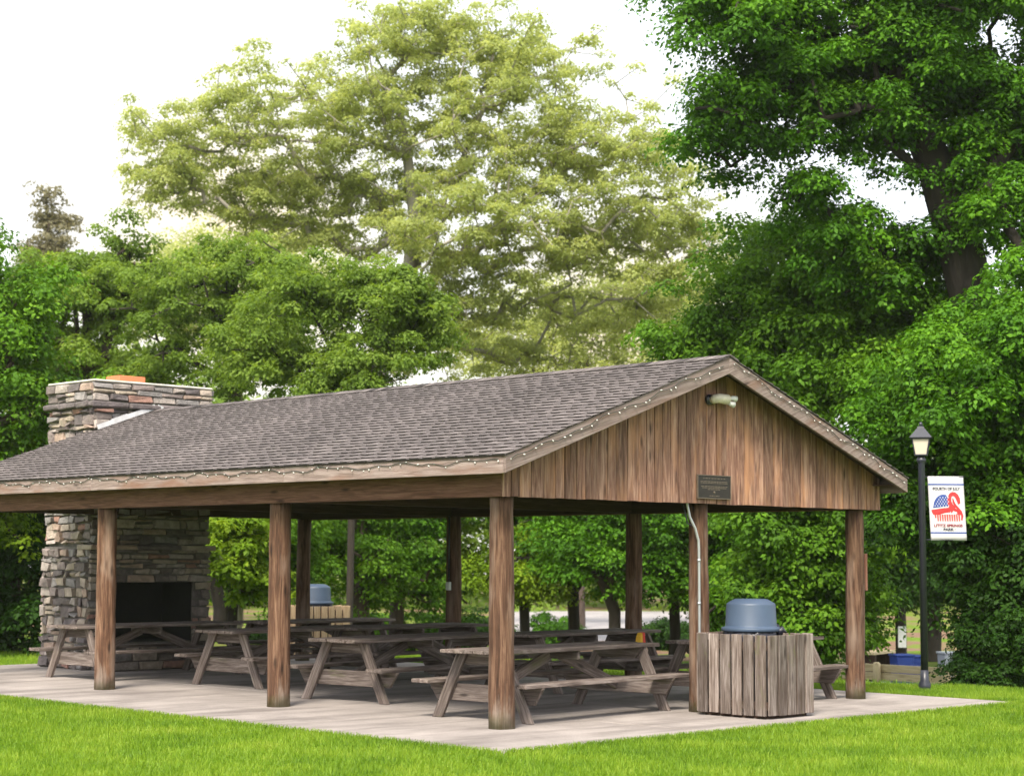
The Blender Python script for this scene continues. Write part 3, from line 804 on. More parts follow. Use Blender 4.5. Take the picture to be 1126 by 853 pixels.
mb = MB(); mb.box(A2 + .128, -.10, 1.38, A2 + .155, .14, 1.86); tag(mb.build('post_board', M['beam'], None, .006), 'narrow brown board fixed to the side of the right corner post', 'board')
bx = thing('outlet_box', 'small grey outlet box on a far back post', 'outlet box', (A2, 2 * BAY, 0))
mb = MB(); mb.box(-.165, -.08, 1.27, -.115, .0, 1.40); mb.build('box_body', M['galv'], bx, .004)
mb = MB(); mb.tube([(-.135, -.04, 1.40), (-.135, -.04, 2.46)], .013, 8); mb.build('riser', M['blackmetal'], bx)

# string lights along eave and rakes
def string_lights(label, pts, n):
    t = thing('string_lights', label, 'string lights', tuple(pts[0]), 0, 'string lights along the roof edge')
    o = Vector(pts[0]); a = Vector(pts[1]); L = (a - o).length; d = (a - o) / L
    path = []; k = int(L / .09)
    side = Vector((0, 0, 1))
    bul = []
    for i in range(k + 1):
        s = i / k * L; p = d * s + side * (.018 * math.sin(s * 5.1) + .014 * math.sin(s * 13 + 1) + random.uniform(-.007, .007))
        path.append(p)
    mb = MB(); mb.tube(path, .0042, 5); mb.build('light_wire', M['wire'], t)
    mb = MB(); mb.lathe([(.003, -.001), (.006, .004), (.0075, .012), (.005, .022), (.001, .025)], 8); proto = None
    for i in range(n):
        q = path[int((i + .5) / n * k)] + Vector((0, 0, random.uniform(-.02, .01)))
        if proto is None: proto = b = mb.build('bulb', M['bulb'], t)
        else: b = proto.copy(); COL.objects.link(b); b.parent = t
        b.location = q; b.rotation_euler = (random.uniform(1.2, 2.6), random.uniform(-1, 1), random.uniform(-1, 1))
    return t
q = lambda sgn, s, y: Vector(roof_pt(sgn, s, y, -.06))
string_lights('white mini lights strung along the long front eave', [Vector((-EX - .012, RY0 + .1, ZE - .055)), Vector((-EX - .012, RY1 - .1, ZE - .055))], 78)
string_lights('white mini lights along the left slope of the gable trim', [q(-1, .05, RY0 - .012), q(-1, SLEN - .15, RY0 - .012)], 24)
string_lights('white mini lights along the right slope of the gable trim', [q(1, SLEN - .1, RY0 - .012), q(1, .0, RY0 - .012)], 28)

# ------------------------------------------------------------------ lamp post and banner
LX, LY = 8.585, .405
lp = thing('lamp_post', 'black park lamp post with square lantern beside the patio', 'lamp post', (LX, LY, -.04), R_(-59))
mb = MB(); mb.lathe([(.085, 0), (.085, .10), (.06, .16), (.055, .3)], 16); mb.build('base', M['blackmetal'], lp)
mb = MB(); mb.lathe([(.052, .3), (.046, 3.17), (.05, 3.18), (.066, 3.20), (.066, 3.235), (.05, 3.25), (.05, 3.29)], 16); mb.build('pole', M['blackmetal'], lp)
lan = MB()
b, tp, z0, z1 = .082, .118, 3.29, 3.515
for sx in (-1, 1):
    for sy in (-1, 1): lan.bar((sx * b, sy * b, z0), (sx * tp, sy * tp, z1), .014, .014, (0, 1, 0))
lan.box(-b - .008, -b - .008, z0 - .012, b + .008, b + .008, z0 + .004); lan.box(-tp - .008, -tp - .008, z1 - .008, tp + .008, tp + .008, z1 + .006)
ln = lan.build('lantern_frame', M['blackmetal'], lp)
for k in range(4):
    g = MB(); a = k * PI / 2; ca, sa = round(math.cos(a)), round(math.sin(a)); c = []
    for z, hw in ((z0 + .006, b - .001), (z1 - .01, tp - .002)):
        for o_, w_ in ((-.004, -1), (-.004, 1), (0, 1), (0, -1)):
            px_, py_ = hw + o_, w_ * (hw - .008); c.append((px_ * ca - py_ * sa, px_ * sa + py_ * ca, z))
    g.hexa(c); g.build('lantern_pane', M['frost'], ln)
mb = MB()
rr = math.sqrt(2)
mb.lathe([(.152 * rr, 3.522), (.155 * rr, 3.53), (.058 * rr, 3.655), (.05 * rr, 3.66), (.045 * rr, 3.685), (.018 * rr, 3.70)], 4, smooth=False, rot=PI / 4); mb.build('lantern_roof', M['blackmetal'], lp)
mb = MB(); mb.lathe([(.012, 3.69), (.028, 3.715), (.02, 3.745), (.004, 3.755)], 10); mb.build('finial', M['blackmetal'], lp)
ba = math.atan2(CR[1], CR[0]) + R_(1)
lp_b = bpy.data.objects.new
bn = thing('banner', 'white holiday banner with red swan hanging from the lamp post', 'banner', (LX, LY, 0), ba)
BX0, BX1, BZ0, BZ1 = .085, .585, 2.055, 2.950
for z in (BZ0 + .01, BZ1 - .01):
    mb = MB(); mb.tube([(.03, 0, z), (BX1 + .01, 0, z)], .009, 8); mb.build('banner_rod', M['blackmetal'], bn)
mb = MB(); nxs, nzs = 12, 16; vs = []
def bulge(x, z): return -.012 * math.sin(PI * (x - BX0) / (BX1 - BX0)) * math.sin(PI * (z - BZ0) / (BZ1 - BZ0)) - .006 * math.sin(9 * x + 4 * z)
SKEW = .035
def bpt(x, z, off=0):
    return (x + SKEW * (BZ1 - z) / (BZ1 - BZ0), bulge(x, z) - off, z)
for off in (.011, -.011):
    for i in range(nxs + 1):
        for k in range(nzs + 1): vs.append(bpt(BX0 + (BX1 - BX0) * i / nxs, BZ0 + (BZ1 - BZ0) * k / nzs, off))
m_ = (nxs + 1) * (nzs + 1); I_ = lambda i, k, s=0: s * m_ + i * (nzs + 1) + k
fs = [(I_(i, k), I_(i + 1, k), I_(i + 1, k + 1), I_(i, k + 1)) for i in range(nxs) for k in range(nzs)] + [(I_(i, k + 1, 1), I_(i + 1, k + 1, 1), I_(i + 1, k, 1), I_(i, k, 1)) for i in range(nxs) for k in range(nzs)]
ring = [(i, 0) for i in range(nxs)] + [(nxs, k) for k in range(nzs)] + [(i, nzs) for i in range(nxs, 0, -1)] + [(0, k) for k in range(nzs, 0, -1)]
for (a, b_) in zip(ring, ring[1:] + ring[:1]): fs.append((I_(*b_), I_(*a), I_(*a, 1), I_(*b_, 1)))
mb._add(vs, fs, vs, None, True); mb.build('cloth', M['banner'], bn)
def decal(name, polys, mat, off, parent=None):
    """thin printed shapes following the cloth; u 0..1 across, v 0..1 up"""
    mb = MB()
    for poly in polys:
        k = len(poly); F = [bpt(BX0 + (BX1 - BX0) * u, BZ0 + (BZ1 - BZ0) * v, .0115 + off) for u, v in poly]; B = [(x, y + .001 + off * .6, z) for x, y, z in F]
        mb._add(F + B, [tuple(range(k)), tuple(reversed(range(k, 2 * k)))] + [(i, (i + 1) % k, (i + 1) % k + k, i + k) for i in range(k)], F + B)
    return mb.build(name, mat, parent or bn)
strip = lambda v0, v1: [[(u / 12, v1 if s else v0) for u in rg] for s, rg in ()]
def band(v0, v1, u0=0.0, u1=1.0, n=12):
    return [[(u0 + (u1 - u0) * i / n, v0), (u0 + (u1 - u0) * (i + 1) / n, v0), (u0 + (u1 - u0) * (i + 1) / n, v1), (u0 + (u1 - u0) * i / n, v1)] for i in range(n)]
decal('blue_stripe', band(.862, .884), M['navy'], .002); decal('blue_stripe', band(.108, .130), M['navy'], .002)
def arc(cx, cy, rx, ry, a0, a1, n): return [(cx + rx * math.cos(R_(a0 + (a1 - a0) * i / n)), cy + ry * math.sin(R_(a0 + (a1 - a0) * i / n))) for i in range(n + 1)]
def fan(c, pts): return [[c, pts[i], pts[i + 1]] for i in range(len(pts) - 1)]
# wing: blue half dome with white dots
wing = [(.10, .505)] + arc(.40, .50, .29, .215, 172, 74, 12) + [(.52, .655), (.535, .58), (.59, .535)]
decal('wing', fan((.42, .53), wing + [(.10, .505)]), M['navy'], .002)
dots = []
for rw in range(6):
    for cl in range(7):
        u = .16 + cl * .075 + (rw % 2) * .0375; v = .54 + rw * .032
        if ((u - .40) / .27) ** 2 + ((v - .50) / .195) ** 2 < 1 and u < .56 - max(0, .58 - v) * .1: dots.append(arc(u, v, .015, .0095, 0, 315, 7))
decal('star', dots, M['banner'], .004)
# neck and head
cl = [(.67, .47), (.60, .53), (.565, .60), (.57, .66), (.60, .705), (.655, .725), (.72, .72), (.775, .69), (.815, .64), (.83, .585), (.80, .565)]
wd = [.10, .075, .055, .052, .05, .05, .055, .06, .058, .045, .01]
def ribbon(c, w):
    L_ = []; R2 = []
    for i in range(len(c)):
        a = Vector(c[max(0, i - 1)]); b_ = Vector(c[min(len(c) - 1, i + 1)]); t = (b_ - a).normalized(); n_ = Vector((-t.y, t.x)); n_ = Vector((n_.x, n_.y * .63))
        p_ = Vector(c[i]); L_.append(tuple(p_ + n_ * w[i])); R2.append(tuple(p_ - n_ * w[i]))
    return [[L_[i], L_[i + 1], R2[i + 1], R2[i]] for i in range(len(c) - 1)]
decal('swan_neck', ribbon(cl, wd), M['red'], .003)
decal('swan_back', ribbon([(.66, .66), (.675, .60), (.72, .545), (.80, .495), (.875, .44), (.905, .38), (.885, .315)], [.012, .03, .032, .034, .036, .032, .02]), M['red'], .0035)
body = [(.05, .475), (.12, .482), (.25, .492), (.40, .505), (.52, .51), (.62, .52), (.72, .50), (.80, .47), (.88, .425), (.86, .40), (.10, .40), (.07, .43)]
decal('swan_body', fan((.45, .45), body + [body[0]]), M['red'], .0025)
feath = []
for k in range(11):
    u = .13 + k * .066; v0 = .30 if k > 0 else .345
    feath.append([(u, .405), (u + .012, v0), (u + .05, v0), (u + .05, .405)])
decal('swan_feathers', feath, M['salmon'], .002)
def lettering(txt, u, v, size, mat, width=None):
    cu = bpy.data.curves.new('lettering', 'FONT'); cu.body = txt; cu.size = size; cu.align_x = 'CENTER'; cu.extrude = .0008; cu.offset = .0022; cu.resolution_u = 2
    o = bpy.data.objects.new('lettering', cu); COL.objects.link(o)
    dg = bpy.context.evaluated_depsgraph_get(); dg.update()
    me = bpy.data.meshes.new_from_object(o.evaluated_get(dg)); bpy.data.objects.remove(o)
    xs_ = [v_.co.x for v_ in me.vertices]; w = max(xs_) - min(xs_); kx = (width / w) if width else 1
    for v_ in me.vertices:
        x = BX0 + (BX1 - BX0) * u + v_.co.x * kx; z = BZ0 + (BZ1 - BZ0) * v + v_.co.y; pz = bpt(x, z, .0145 + v_.co.z)
        v_.co = pz
    me.materials.clear(); me.materials.append(mat)
    o = bpy.data.objects.new('lettering', me); COL.objects.link(o); o.parent = bn
    return o
lettering('\u00b7FOURTH OF JULY\u00b7', .5, .785, .056, M['ink'], .40)
lettering('LITITZ SPRINGS', .5, .212, .052, M['maroon'], .40)
lettering('\u00b7 PARK \u00b7', .5, .152, .050, M['ink'], .20)

# ------------------------------------------------------------------ low rail fence and things beyond it
fa = np.array([20.20, 9.13]); fb = np.array([21.17, 8.20]); dv = np.array([-.0, 1.0])
FXX = 20.6
fn = thing('rail_fence', 'low tan timber guard rail with round posts beyond the lawn', 'fence')
gz = -1.04
y_at = lambda px: float(CAM[1] + (lambda d: d[1] / d[0])(CF + CR * (px - 563) / FPX) * (FXX - CAM[0]))
zt = -.50
ya, yb = y_at(1035.5), y_at(960)
for y in (ya, yb, yb + (yb - ya)):
    mb = MB(); mb.tube([(FXX, y, gz), (FXX, y, zt + .02), (FXX, y, zt + .055)], [.085, .085, .05], 12); mb.build('fence_post', M['rail'], fn)
for k in range(2):
    z0 = gz + .20 + k * .18
    mb = MB(); mb.box(FXX + .09, y_at(1050), z0, FXX + .14, yb + 2.6, z0 + .165); mb.build('rail_board', M['rail'], fn, .006)

def crate(label, px, depth, w, h, d, mat, name='storage_bin', lidm=None):
    p = spot(px, depth); t = thing(name, label, 'bin', tuple(p), R_(-30), None)
    mb = MB(); mb.hexa([(-w * .44, -d * .44, 0), (w * .44, -d * .44, 0), (w * .44, d * .44, 0), (-w * .44, d * .44, 0), (-w / 2, -d / 2, h * .93), (w / 2, -d / 2, h * .93), (w / 2, d / 2, h * .93), (-w / 2, d / 2, h * .93)])
    mb.build('bin_body', mat, t, .02)
    mb = MB(); mb.box(-w / 2 - .02, -d / 2 - .02, h * .932, w / 2 + .02, d / 2 + .02, h); mb.build('bin_lid', lidm or mat, t, .012)
    return t
crate('bright blue lidded bin behind the rail fence, left of the lamp post', 990, 43, .44, .66, .40, M['blueplastic'])
crate('bright blue lidded bin touching the left edge of the lamp post', 1003, 43.3, .40, .62, .40, M['blueplastic'])
crate('pale grey cooler box right of the lamp post beyond the fence', 1042, 43, .42, .72, .40, plain('pale_grey_plastic', (.40, .43, .48), .5))
# a brown bench table under the trees beyond the fence
bt = spot(962, 44)
t = thing('wood_bench', 'rough brown wooden bench beyond the rail fence', 'bench', tuple(bt), R_(15))
mb = MB(); mb.box(-.75, -.22, .62, .75, .22, .68); mb.build('seat', M['rail'], t)
for sx in (-1, 1):
    mb = MB(); mb.box(sx * .6 - .05, -.2, 0, sx * .6 + .05, .2, .615, 2); mb.build('leg', M['under'], t)
mb = MB(); mb.bar((-.75, .24, .95), (.75, .24, .95), .04, .16); mb.bar((-.6, .24, .55), (-.6, .24, .95), .05, .04, (0, 1, 0)); mb.bar((.6, .24, .55), (.6, .24, .95), .05, .04, (0, 1, 0)); mb.build('backrest', M['rail'], t)

# cloth bag on a bench of the back row table, plate on the bin
bg = thing('cloth_bag', 'tan bag with red and yellow cloth on a back row bench', 'bag', (5.55, 3.05, .432), .4)
mb = MB(); mb.lathe([(.10, 0), (.15, .03), (.16, .10), (.12, .17), (.05, .2)], 14); mb.build('bag_body', M['tancloth'], bg)
mb = MB(); mb.prism([(-.14, .0), (.02, .02), (-.01, .22), (-.08, .16)], (-.02, -.10, .12), (1, 0, 0), (0, 0, 1), (0, 1, 0), .08); mb.build('yellow_cloth', M['yellowcloth'], bg, .015, 2)
mb = MB(); mb.prism([(.0, .0), (.17, -.05), (.10, .22), (.02, .20)], (0, -.09, .12), (1, 0, 0), (0, 0, 1), (0, 1, 0), .08); mb.build('red_cloth', M['redcloth'], bg, .015, 2)

# ------------------------------------------------------------------ trees
def grow(root, attr_pts, bf=.35, trunk=None):
    """balanced minimum spanning tree from a trunk path through the crown points: returns nodes, parents"""
    nodes = [np.array(q, float) for q in (trunk or [root])]; par = [-1] + list(range(len(nodes) - 1))
    plen = [0.0]
    for i in range(1, len(nodes)): plen.append(plen[-1] + np.linalg.norm(nodes[i] - nodes[i - 1]))
    A = np.asarray(attr_pts, float); n = len(A)
    best = np.full(n, 1e18); who = np.zeros(n, int); left = np.ones(n, bool)
    start = max(0, int(len(nodes) * .45))
    for i in range(start, len(nodes)):
        d = np.linalg.norm(A - nodes[i], axis=1); c = d + bf * (plen[i] + d); u = c < best; best[u] = c[u]; who[u] = i
    tipidx = []
    for _ in range(n):
        k = int(np.argmin(np.where(left, best, 1e18))); left[k] = False
        p = who[k]; a = nodes[p]; b = A[k]; L = np.linalg.norm(b - a)
        seg = max(1, int(L / 1.3)); last = p
        for j in range(1, seg):
            t = j / seg; q = a + (b - a) * t + rng.normal(0, .05 * L / seg, 3); q[2] += .10 * L * t * (1 - t)
            nodes.append(q); par.append(last); plen.append(plen[last] + L / seg); last = len(nodes) - 1
        nodes.append(b); par.append(last); plen.append(plen[last] + L / seg); i = len(nodes) - 1; tipidx.append((i, k))
        d = np.linalg.norm(A - b, axis=1); c = d + bf * (plen[i] + d); u = left & (c < best); best[u] = c[u]; who[u] = i
    return np.array(nodes), np.array(par), tipidx

def limb_mesh(name, nodes, par, trunk_r, mat, parent, min_r=.006, expo=2.0):
    n = len(nodes); acc = np.zeros(n); kids = np.zeros(n, int)
    for i in range(1, n): kids[par[i]] += 1
    acc[kids == 0] = 1
    order = np.argsort([-1] * n)
    for i in range(n - 1, 0, -1):
        if acc[i] == 0: acc[i] = 1
        acc[par[i]] += acc[i]
    r = acc ** (1 / expo); r = r / r[0] * trunk_r; r = np.maximum(r, min_r)
    V = []; F = []; base = 0
    idx = np.arange(1, n)
    P0 = nodes[par[idx]]; P1 = nodes[idx]; R1 = r[idx]; R0 = np.minimum(r[par[idx]], R1 * 1.35)
    D = P1 - P0; Ln = np.linalg.norm(D, axis=1, keepdims=True) + 1e-9; D = D / Ln
    ref = np.where(np.abs(D[:, 2:3]) < .9, np.array([[0, 0, 1.]]), np.array([[1., 0, 0]]))
    S = np.cross(D, ref); S /= np.linalg.norm(S, axis=1, keepdims=True) + 1e-9; T = np.cross(D, S)
    K = 7
    ang = np.arange(K) * 2 * PI / K
    ring = np.cos(ang)[None, :, None] * S[:, None] + np.sin(ang)[None, :, None] * T[:, None]
    V0 = P0[:, None] - D[:, None] * R0[:, None, None] * .2 + ring * R0[:, None, None]; V1 = P1[:, None] + D[:, None] * R1[:, None, None] * .3 + ring * R1[:, None, None]
    V = np.concatenate([V0, V1], 1).reshape(-1, 3); m = len(idx)
    k = np.arange(K); f = np.stack([k, (k + 1) % K, (k + 1) % K + K, k + K], 1)
    F = (np.arange(m) * 2 * K)[:, None, None] + f[None]
    return raw_mesh(name, V, F.reshape(-1, 4), 4, mat, parent, smooth=True), r

def leaf_mesh(name, centres, per, spread, size, mat, parent, flat=.62, sprays=2, open_=.35, nstar=.5):
    """leafy domes round the twigs: leaves stand on the rough outer skin of each dome and point outwards and down"""
    C = np.repeat(centres, sprays, 0); m = len(C)
    C = C + np.clip(rng.normal(0, 1, (m, 3)), -1.6, 1.6) * np.array([1, 1, .7]) * spread * (.9 if sprays > 1 else .2)
    rad = spread * rng.uniform(.5, 1.3, m); cl = rng.uniform(0, 1, m)
    k = np.maximum(3, (per / sprays * (rad / (spread * .93)) ** 2 * rng.uniform(.6, 1.3, m))).astype(int)
    idx = np.repeat(np.arange(m), k); n = len(idx)
    u = rng.normal(0, 1, (n, 3)); u[:, 2] = np.where(u[:, 2] < -open_, -u[:, 2], u[:, 2]); u /= np.linalg.norm(u, axis=1, keepdims=True)
    a = np.arctan2(u[:, 1], u[:, 0]); ph = rng.uniform(0, 6.28, m)[idx]; nf = rng.integers(4, 8, m)[idx]
    rough = 1 + .30 * np.sin(nf * a + ph) * np.sqrt(1 - u[:, 2] ** 2) + .15 * np.sin(6 * u[:, 2] + 3 * a + 2 * ph)
    r = rad[idx] * (.40 + .60 * rng.uniform(0, 1, n) ** .45) * rough
    g = u * r[:, None] * np.array([1, 1, flat]); g[:, 2] -= .18 * (g[:, 0] ** 2 + g[:, 1] ** 2) / rad[idx]
    P = C[idx] + g
    up = np.array([0, 0, 1.])
    nv = u * .9 + up * .45 + rng.normal(0, .42, (n, 3)); nv /= np.linalg.norm(nv, axis=1, keepdims=True)
    t = u * np.array([1, 1, .3]) * 1.2 - up * .25 + rng.normal(0, nstar, (n, 3)); t -= nv * (t * nv).sum(1, keepdims=True); t /= np.linalg.norm(t, axis=1, keepdims=True) + 1e-9
    b = np.cross(nv, t); s = (size * rng.uniform(.6, 1.4, n))[:, None]
    V = np.stack([P - t * s * .5, P + b * s * .30 - t * s * .05 + nv * s * .10, P + t * s * .5, P - b * s * .30 - t * s * .05 + nv * s * .10], 1).reshape(-1, 3)
    rn = np.clip(.55 * cl[idx] + .45 * rng.uniform(0, 1, n), 0, 1)
    return raw_mesh(name, V, np.arange(n * 4).reshape(n, 4), 4, mat, parent, rn)

def lobe_points(lobes, depth, n, pad=0, per_pad=7):
    tot = sum(l[5] if len(l) > 5 else l[2] * l[3] for l in lobes); out = []
    for l in lobes:
        px, py, rx, ry, dd = l[:5]; w = l[5] if len(l) > 5 else rx * ry
        k = max(3, int(round(n * w / tot))); d = depth + dd; c = at(px, py, d); m = d / FPX
        v = rng.normal(0, 1, (k, 3)); v /= np.linalg.norm(v, axis=1, keepdims=True); ph = rng.uniform(0, 6, 6)
        rough = 1 + .22 * np.sin(3 * v[:, 0] * 2 + ph[0]) * np.cos(4 * v[:, 1] + ph[1]) + .18 * np.sin(7 * v[:, 1] + 5 * v[:, 2] + ph[2]) + .12 * np.sin(11 * v[:, 0] - 6 * v[:, 1] + ph[3])
        v *= (rng.uniform(.12, 1, (k, 1)) ** .55) * rough[:, None] * np.where(rng.uniform(0, 1, (k, 1)) < .08, rng.uniform(1.0, 1.22, (k, 1)), 1)
        rd = min(rx, ry * 1.3) * m * 1.0
        up = np.array([0, 0, 1.])
        pd = min(pad, .42 * min(rx, ry * 1.4) * m)
        if pad: rx = max(rx * .45, rx - 1.0 * pd / m); ry = max(ry * .45, ry - .5 * pd / m); rd = min(rx, ry * 1.3) * m
        if pad:
            K = max(2, k // per_pad); v = v[:K]
            P = c + v[:, 0:1] * rx * m * CR + v[:, 1:2] * ry * m * up + v[:, 2:3] * rd * FH
            ps = pd * rng.uniform(.6, 1.35, K); wt = ps ** 2 / (ps ** 2).sum(); ii = rng.choice(K, k, p=wt)
            g = np.clip(rng.normal(0, 1, (k, 3)), -1.7, 1.7) * ps[ii][:, None] * np.array([1, 1, .32]); P = P[ii] + g
            P[:, 2] -= .22 * (g[:, 0] ** 2 + g[:, 1] ** 2) / ps[ii]
        else:
            P = c + v[:, 0:1] * rx * m * CR + v[:, 1:2] * ry * m * up + v[:, 2:3] * rd * FH
        out.append(P)
    return np.concatenate(out)

LAYER = {}
def tree(label, px, depth, lobes, n, leaves, spread, size, lm, bk, trunk_r, group=None, trunk=None, name='tree', bf=.35, flat=.62, cat='tree', sprays=2, layer=0, pad=.75, per_pad=7):
    b = spot(px, depth); A = lobe_points(lobes, depth, n, pad, per_pad) - b
    A = A[A[:, 2] > .25]
    if layer: A[:, 2] = np.round(A[:, 2] / layer + rng.normal(0, .13, len(A)) + .35 * np.sin(A[:, 0] * .9) + .35 * np.sin(A[:, 1] * 1.1)) * layer + rng.normal(0, layer * .10, len(A)) + .25 * layer * np.sin(A[:, 0] * .7 + A[:, 1] * .5)
    if trunk is None:
        top = A[:, 2].mean(); lean = A[:, :2].mean(0)
        trunk = [(0, 0, 0), (rng.normal(0, .05), rng.normal(0, .05), top * .25), (lean[0] * .15, lean[1] * .15, top * .5), (lean[0] * .5, lean[1] * .5, top * .85), (lean[0], lean[1], top * 1.15)]
    else: trunk = [np.array(at(*q)) - b if len(q) == 3 else q for q in trunk]; trunk[0] = np.zeros(3)
    nodes, par, tips = grow(None, A, bf, trunk)
    t = thing(name, label, cat, tuple(b), 0, group)
    limb_mesh('trunk', nodes, par, trunk_r, bk, t)
    per = max(4, int(leaves / len(A)))
    leaf_mesh('crown', A, per, spread, size, lm, t, flat, sprays)
    return t

GB = 'trees behind the pavilion'; GR = 'trees on the right'; GL = 'trees on the left'
# the big pale sycamore in the centre
tree('huge pale sycamore with spreading grey limbs rising above the roof ridge', 395, 58,
     [(460, 110, 115, 100, 0), (340, 130, 105, 75, 0), (225, 150, 85, 60, 1), (185, 195, 52, 50, 0), (255, 215, 70, 45, 2), (590, 130, 115, 100, 0), (690, 200, 85, 85, -1), (470, 35, 85, 45, 0), (565, 60, 55, 45, 1),
      (520, 250, 130, 70, -2), (390, 230, 120, 70, 2), (320, 230, 80, 50, 1), (745, 280, 65, 65, -1), (640, 275, 90, 45, -1), (480, 330, 80, 40, -1), (610, 385, 55, 22, 3, 700), (700, 350, 75, 34, 1, 1500), (455, 385, 70, 38, 2), (540, 330, 95, 45, 0, 3200), (640, 345, 70, 45, 4, 2400), (560, 390, 60, 24, 3, 900)],
     2100, 330000, .43, .10, M['leaf_syc'], M['bark_syc'], .36, trunk=[(395, 613, 58), (398, 520, 58), (408, 440, 58), (425, 370, 58), (450, 310, 58), (456, 240, 58), (448, 170, 58), (436, 110, 58)], bf=.2, flat=.6, pad=0, sprays=1)
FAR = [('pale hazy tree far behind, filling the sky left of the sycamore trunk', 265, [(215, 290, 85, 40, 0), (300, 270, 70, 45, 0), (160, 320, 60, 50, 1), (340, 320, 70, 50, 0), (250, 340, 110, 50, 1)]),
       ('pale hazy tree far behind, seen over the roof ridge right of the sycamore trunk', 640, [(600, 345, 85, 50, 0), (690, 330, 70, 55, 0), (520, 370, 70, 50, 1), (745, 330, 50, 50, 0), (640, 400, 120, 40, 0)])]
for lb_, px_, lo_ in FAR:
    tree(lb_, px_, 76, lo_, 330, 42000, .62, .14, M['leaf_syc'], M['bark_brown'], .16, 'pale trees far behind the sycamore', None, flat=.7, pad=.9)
# mid green spreading trees in front of it
tree('rounded green tree with dark forked stems behind the chimney', 255, 43,
     [(265, 300, 75, 45, 0), (195, 330, 60, 50, 0), (300, 350, 70, 45, -1), (240, 400, 90, 40, 0), (170, 390, 50, 50, 1)], 190, 60000, .36, .09, M['leaf_mid'], M['bark_dark'], .15, GB, [(262, 613, 43), (262, 480, 43), (256, 410, 43), (248, 350, 43)])
tree('feathery green tree overlapping the lower left of the sycamore', 385, 37,
     [(400, 330, 75, 38, 0), (340, 320, 60, 35, 0), (440, 370, 55, 38, 0), (300, 380, 55, 38, 0), (370, 400, 80, 40, 0), (455, 340, 35, 25, 0)], 220, 76000, .33, .08, M['leaf_mid'], M['bark_dark'], .075, GB, [(385, 613, 37), (388, 500, 37), (380, 420, 37), (345, 345, 37)])
# left group
tree('tall fresh green tree at the far left behind the chimney', 95, 46,
     [(110, 300, 75, 50, 0), (50, 330, 70, 60, 0), (160, 330, 60, 50, 0), (110, 390, 100, 50, 0), (150, 270, 40, 22, 0), (20, 380, 60, 60, 0)], 200, 66000, .40, .095, M['leaf_mid'], M['bark_brown'], .3, GL)
tree('bright green tree cut by the left edge of the picture', -20, 33,
     [(-10, 320, 45, 55, 0), (10, 390, 50, 55, 0), (-40, 290, 60, 50, 0), (30, 440, 45, 35, 0)], 150, 50000, .46, .09, M['leaf_fresh'], M['bark_brown'], .22, GL)
tree('lime green leafy tree at the left edge, low behind the roof corner', -40, 34,
     [(-30, 470, 45, 60, 0), (10, 475, 22, 34, 0), (-60, 420, 40, 60, 0), (32, 488, 12, 14, 0), (2, 575, 14, 10, 0), (20, 455, 16, 14, 0), (-20, 560, 40, 30, 0)], 110, 26000, .36, .09, M['leaf_lime'], M['bark_brown'], .10, GL)
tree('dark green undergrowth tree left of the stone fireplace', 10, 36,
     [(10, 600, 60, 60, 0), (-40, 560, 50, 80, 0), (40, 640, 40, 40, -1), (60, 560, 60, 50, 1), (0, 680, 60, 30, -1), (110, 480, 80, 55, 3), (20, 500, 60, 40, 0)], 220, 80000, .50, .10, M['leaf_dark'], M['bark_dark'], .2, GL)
tree('thin hazy brownish conifer standing tallest at the far left', 52, 80,
     [(54, 215, 8, 16, 0, 1), (52, 240, 16, 15, 0, 2), (50, 265, 24, 16, 0, 3), (52, 290, 32, 16, 0, 3), (50, 320, 34, 20, 0, 3)], 110, 12000, .42, .15, M['leaf_con'], M['bark_brown'], .2, GL, pad=.5)
# right: the great oak
tree('massive dark limbed oak filling the upper right', 1100, 34,
     [(840, 20, 85, 50, 0), (795, 40, 50, 60, -1), (850, 95, 85, 55, 0), (812, 120, 48, 42, -1), (890, 60, 60, 50, 1), (960, 60, 95, 80, 0), (1070, 60, 95, 95, 0), (950, 150, 75, 55, .5), (1075, 150, 85, 60, .8),
      (925, 240, 55, 45, 0), (1000, 280, 70, 40, .5), (1115, 230, 60, 75, -1), (880, -40, 150, 50, 0), (1050, -60, 130, 70, 0), (1180, 80, 80, 150, 0), (872, 195, 26, 35, 0), (800, 170, 24, 16, 0), (1120, 320, 65, 60, -2)],
     540, 310000, .50, .09, M['leaf_oak'], M['bark_dark'], .42, None, [(1100, 613, 34), (1092, 480, 34), (1074, 350, 34), (1052, 260, 34), (1030, 190, 34), (1003, 120, 34), (985, 40, 34), (970, -40, 34)], bf=.15, pad=1.0)
tree('broad bright green tree right of the gable peak', 895, 37,
     [(870, 290, 70, 50, 0), (820, 350, 65, 50, 0), (940, 310, 70, 60, -1), (900, 390, 90, 55, -1), (780, 380, 45, 28, 0), (960, 420, 70, 60, -2), (850, 420, 70, 40, 0), (1000, 350, 60, 55, 0), (850, 270, 40, 30, 1)],
     300, 170000, .52, .095, M['leaf_fresh'], M['bark_dark'], .08, GR)
tree('leafy green tree behind the lamp post lantern', 1110, 30,
     [(1080, 390, 70, 60, -1), (1020, 450, 60, 55, 0), (1110, 470, 60, 60, 0), (1060, 540, 70, 50, 0), (1140, 340, 50, 60, -1), (1160, 420, 60, 80, 0), (985, 520, 45, 45, 1)],
     270, 140000, .46, .085, M['leaf_oak'], M['bark_dark'], .13, GR)
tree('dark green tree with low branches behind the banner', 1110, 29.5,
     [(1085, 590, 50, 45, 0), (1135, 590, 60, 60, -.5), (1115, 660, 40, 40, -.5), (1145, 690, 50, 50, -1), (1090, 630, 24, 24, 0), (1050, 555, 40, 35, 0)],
     220, 90000, .40, .085, M['leaf_dark'], M['bark_dark'], .11, GR)
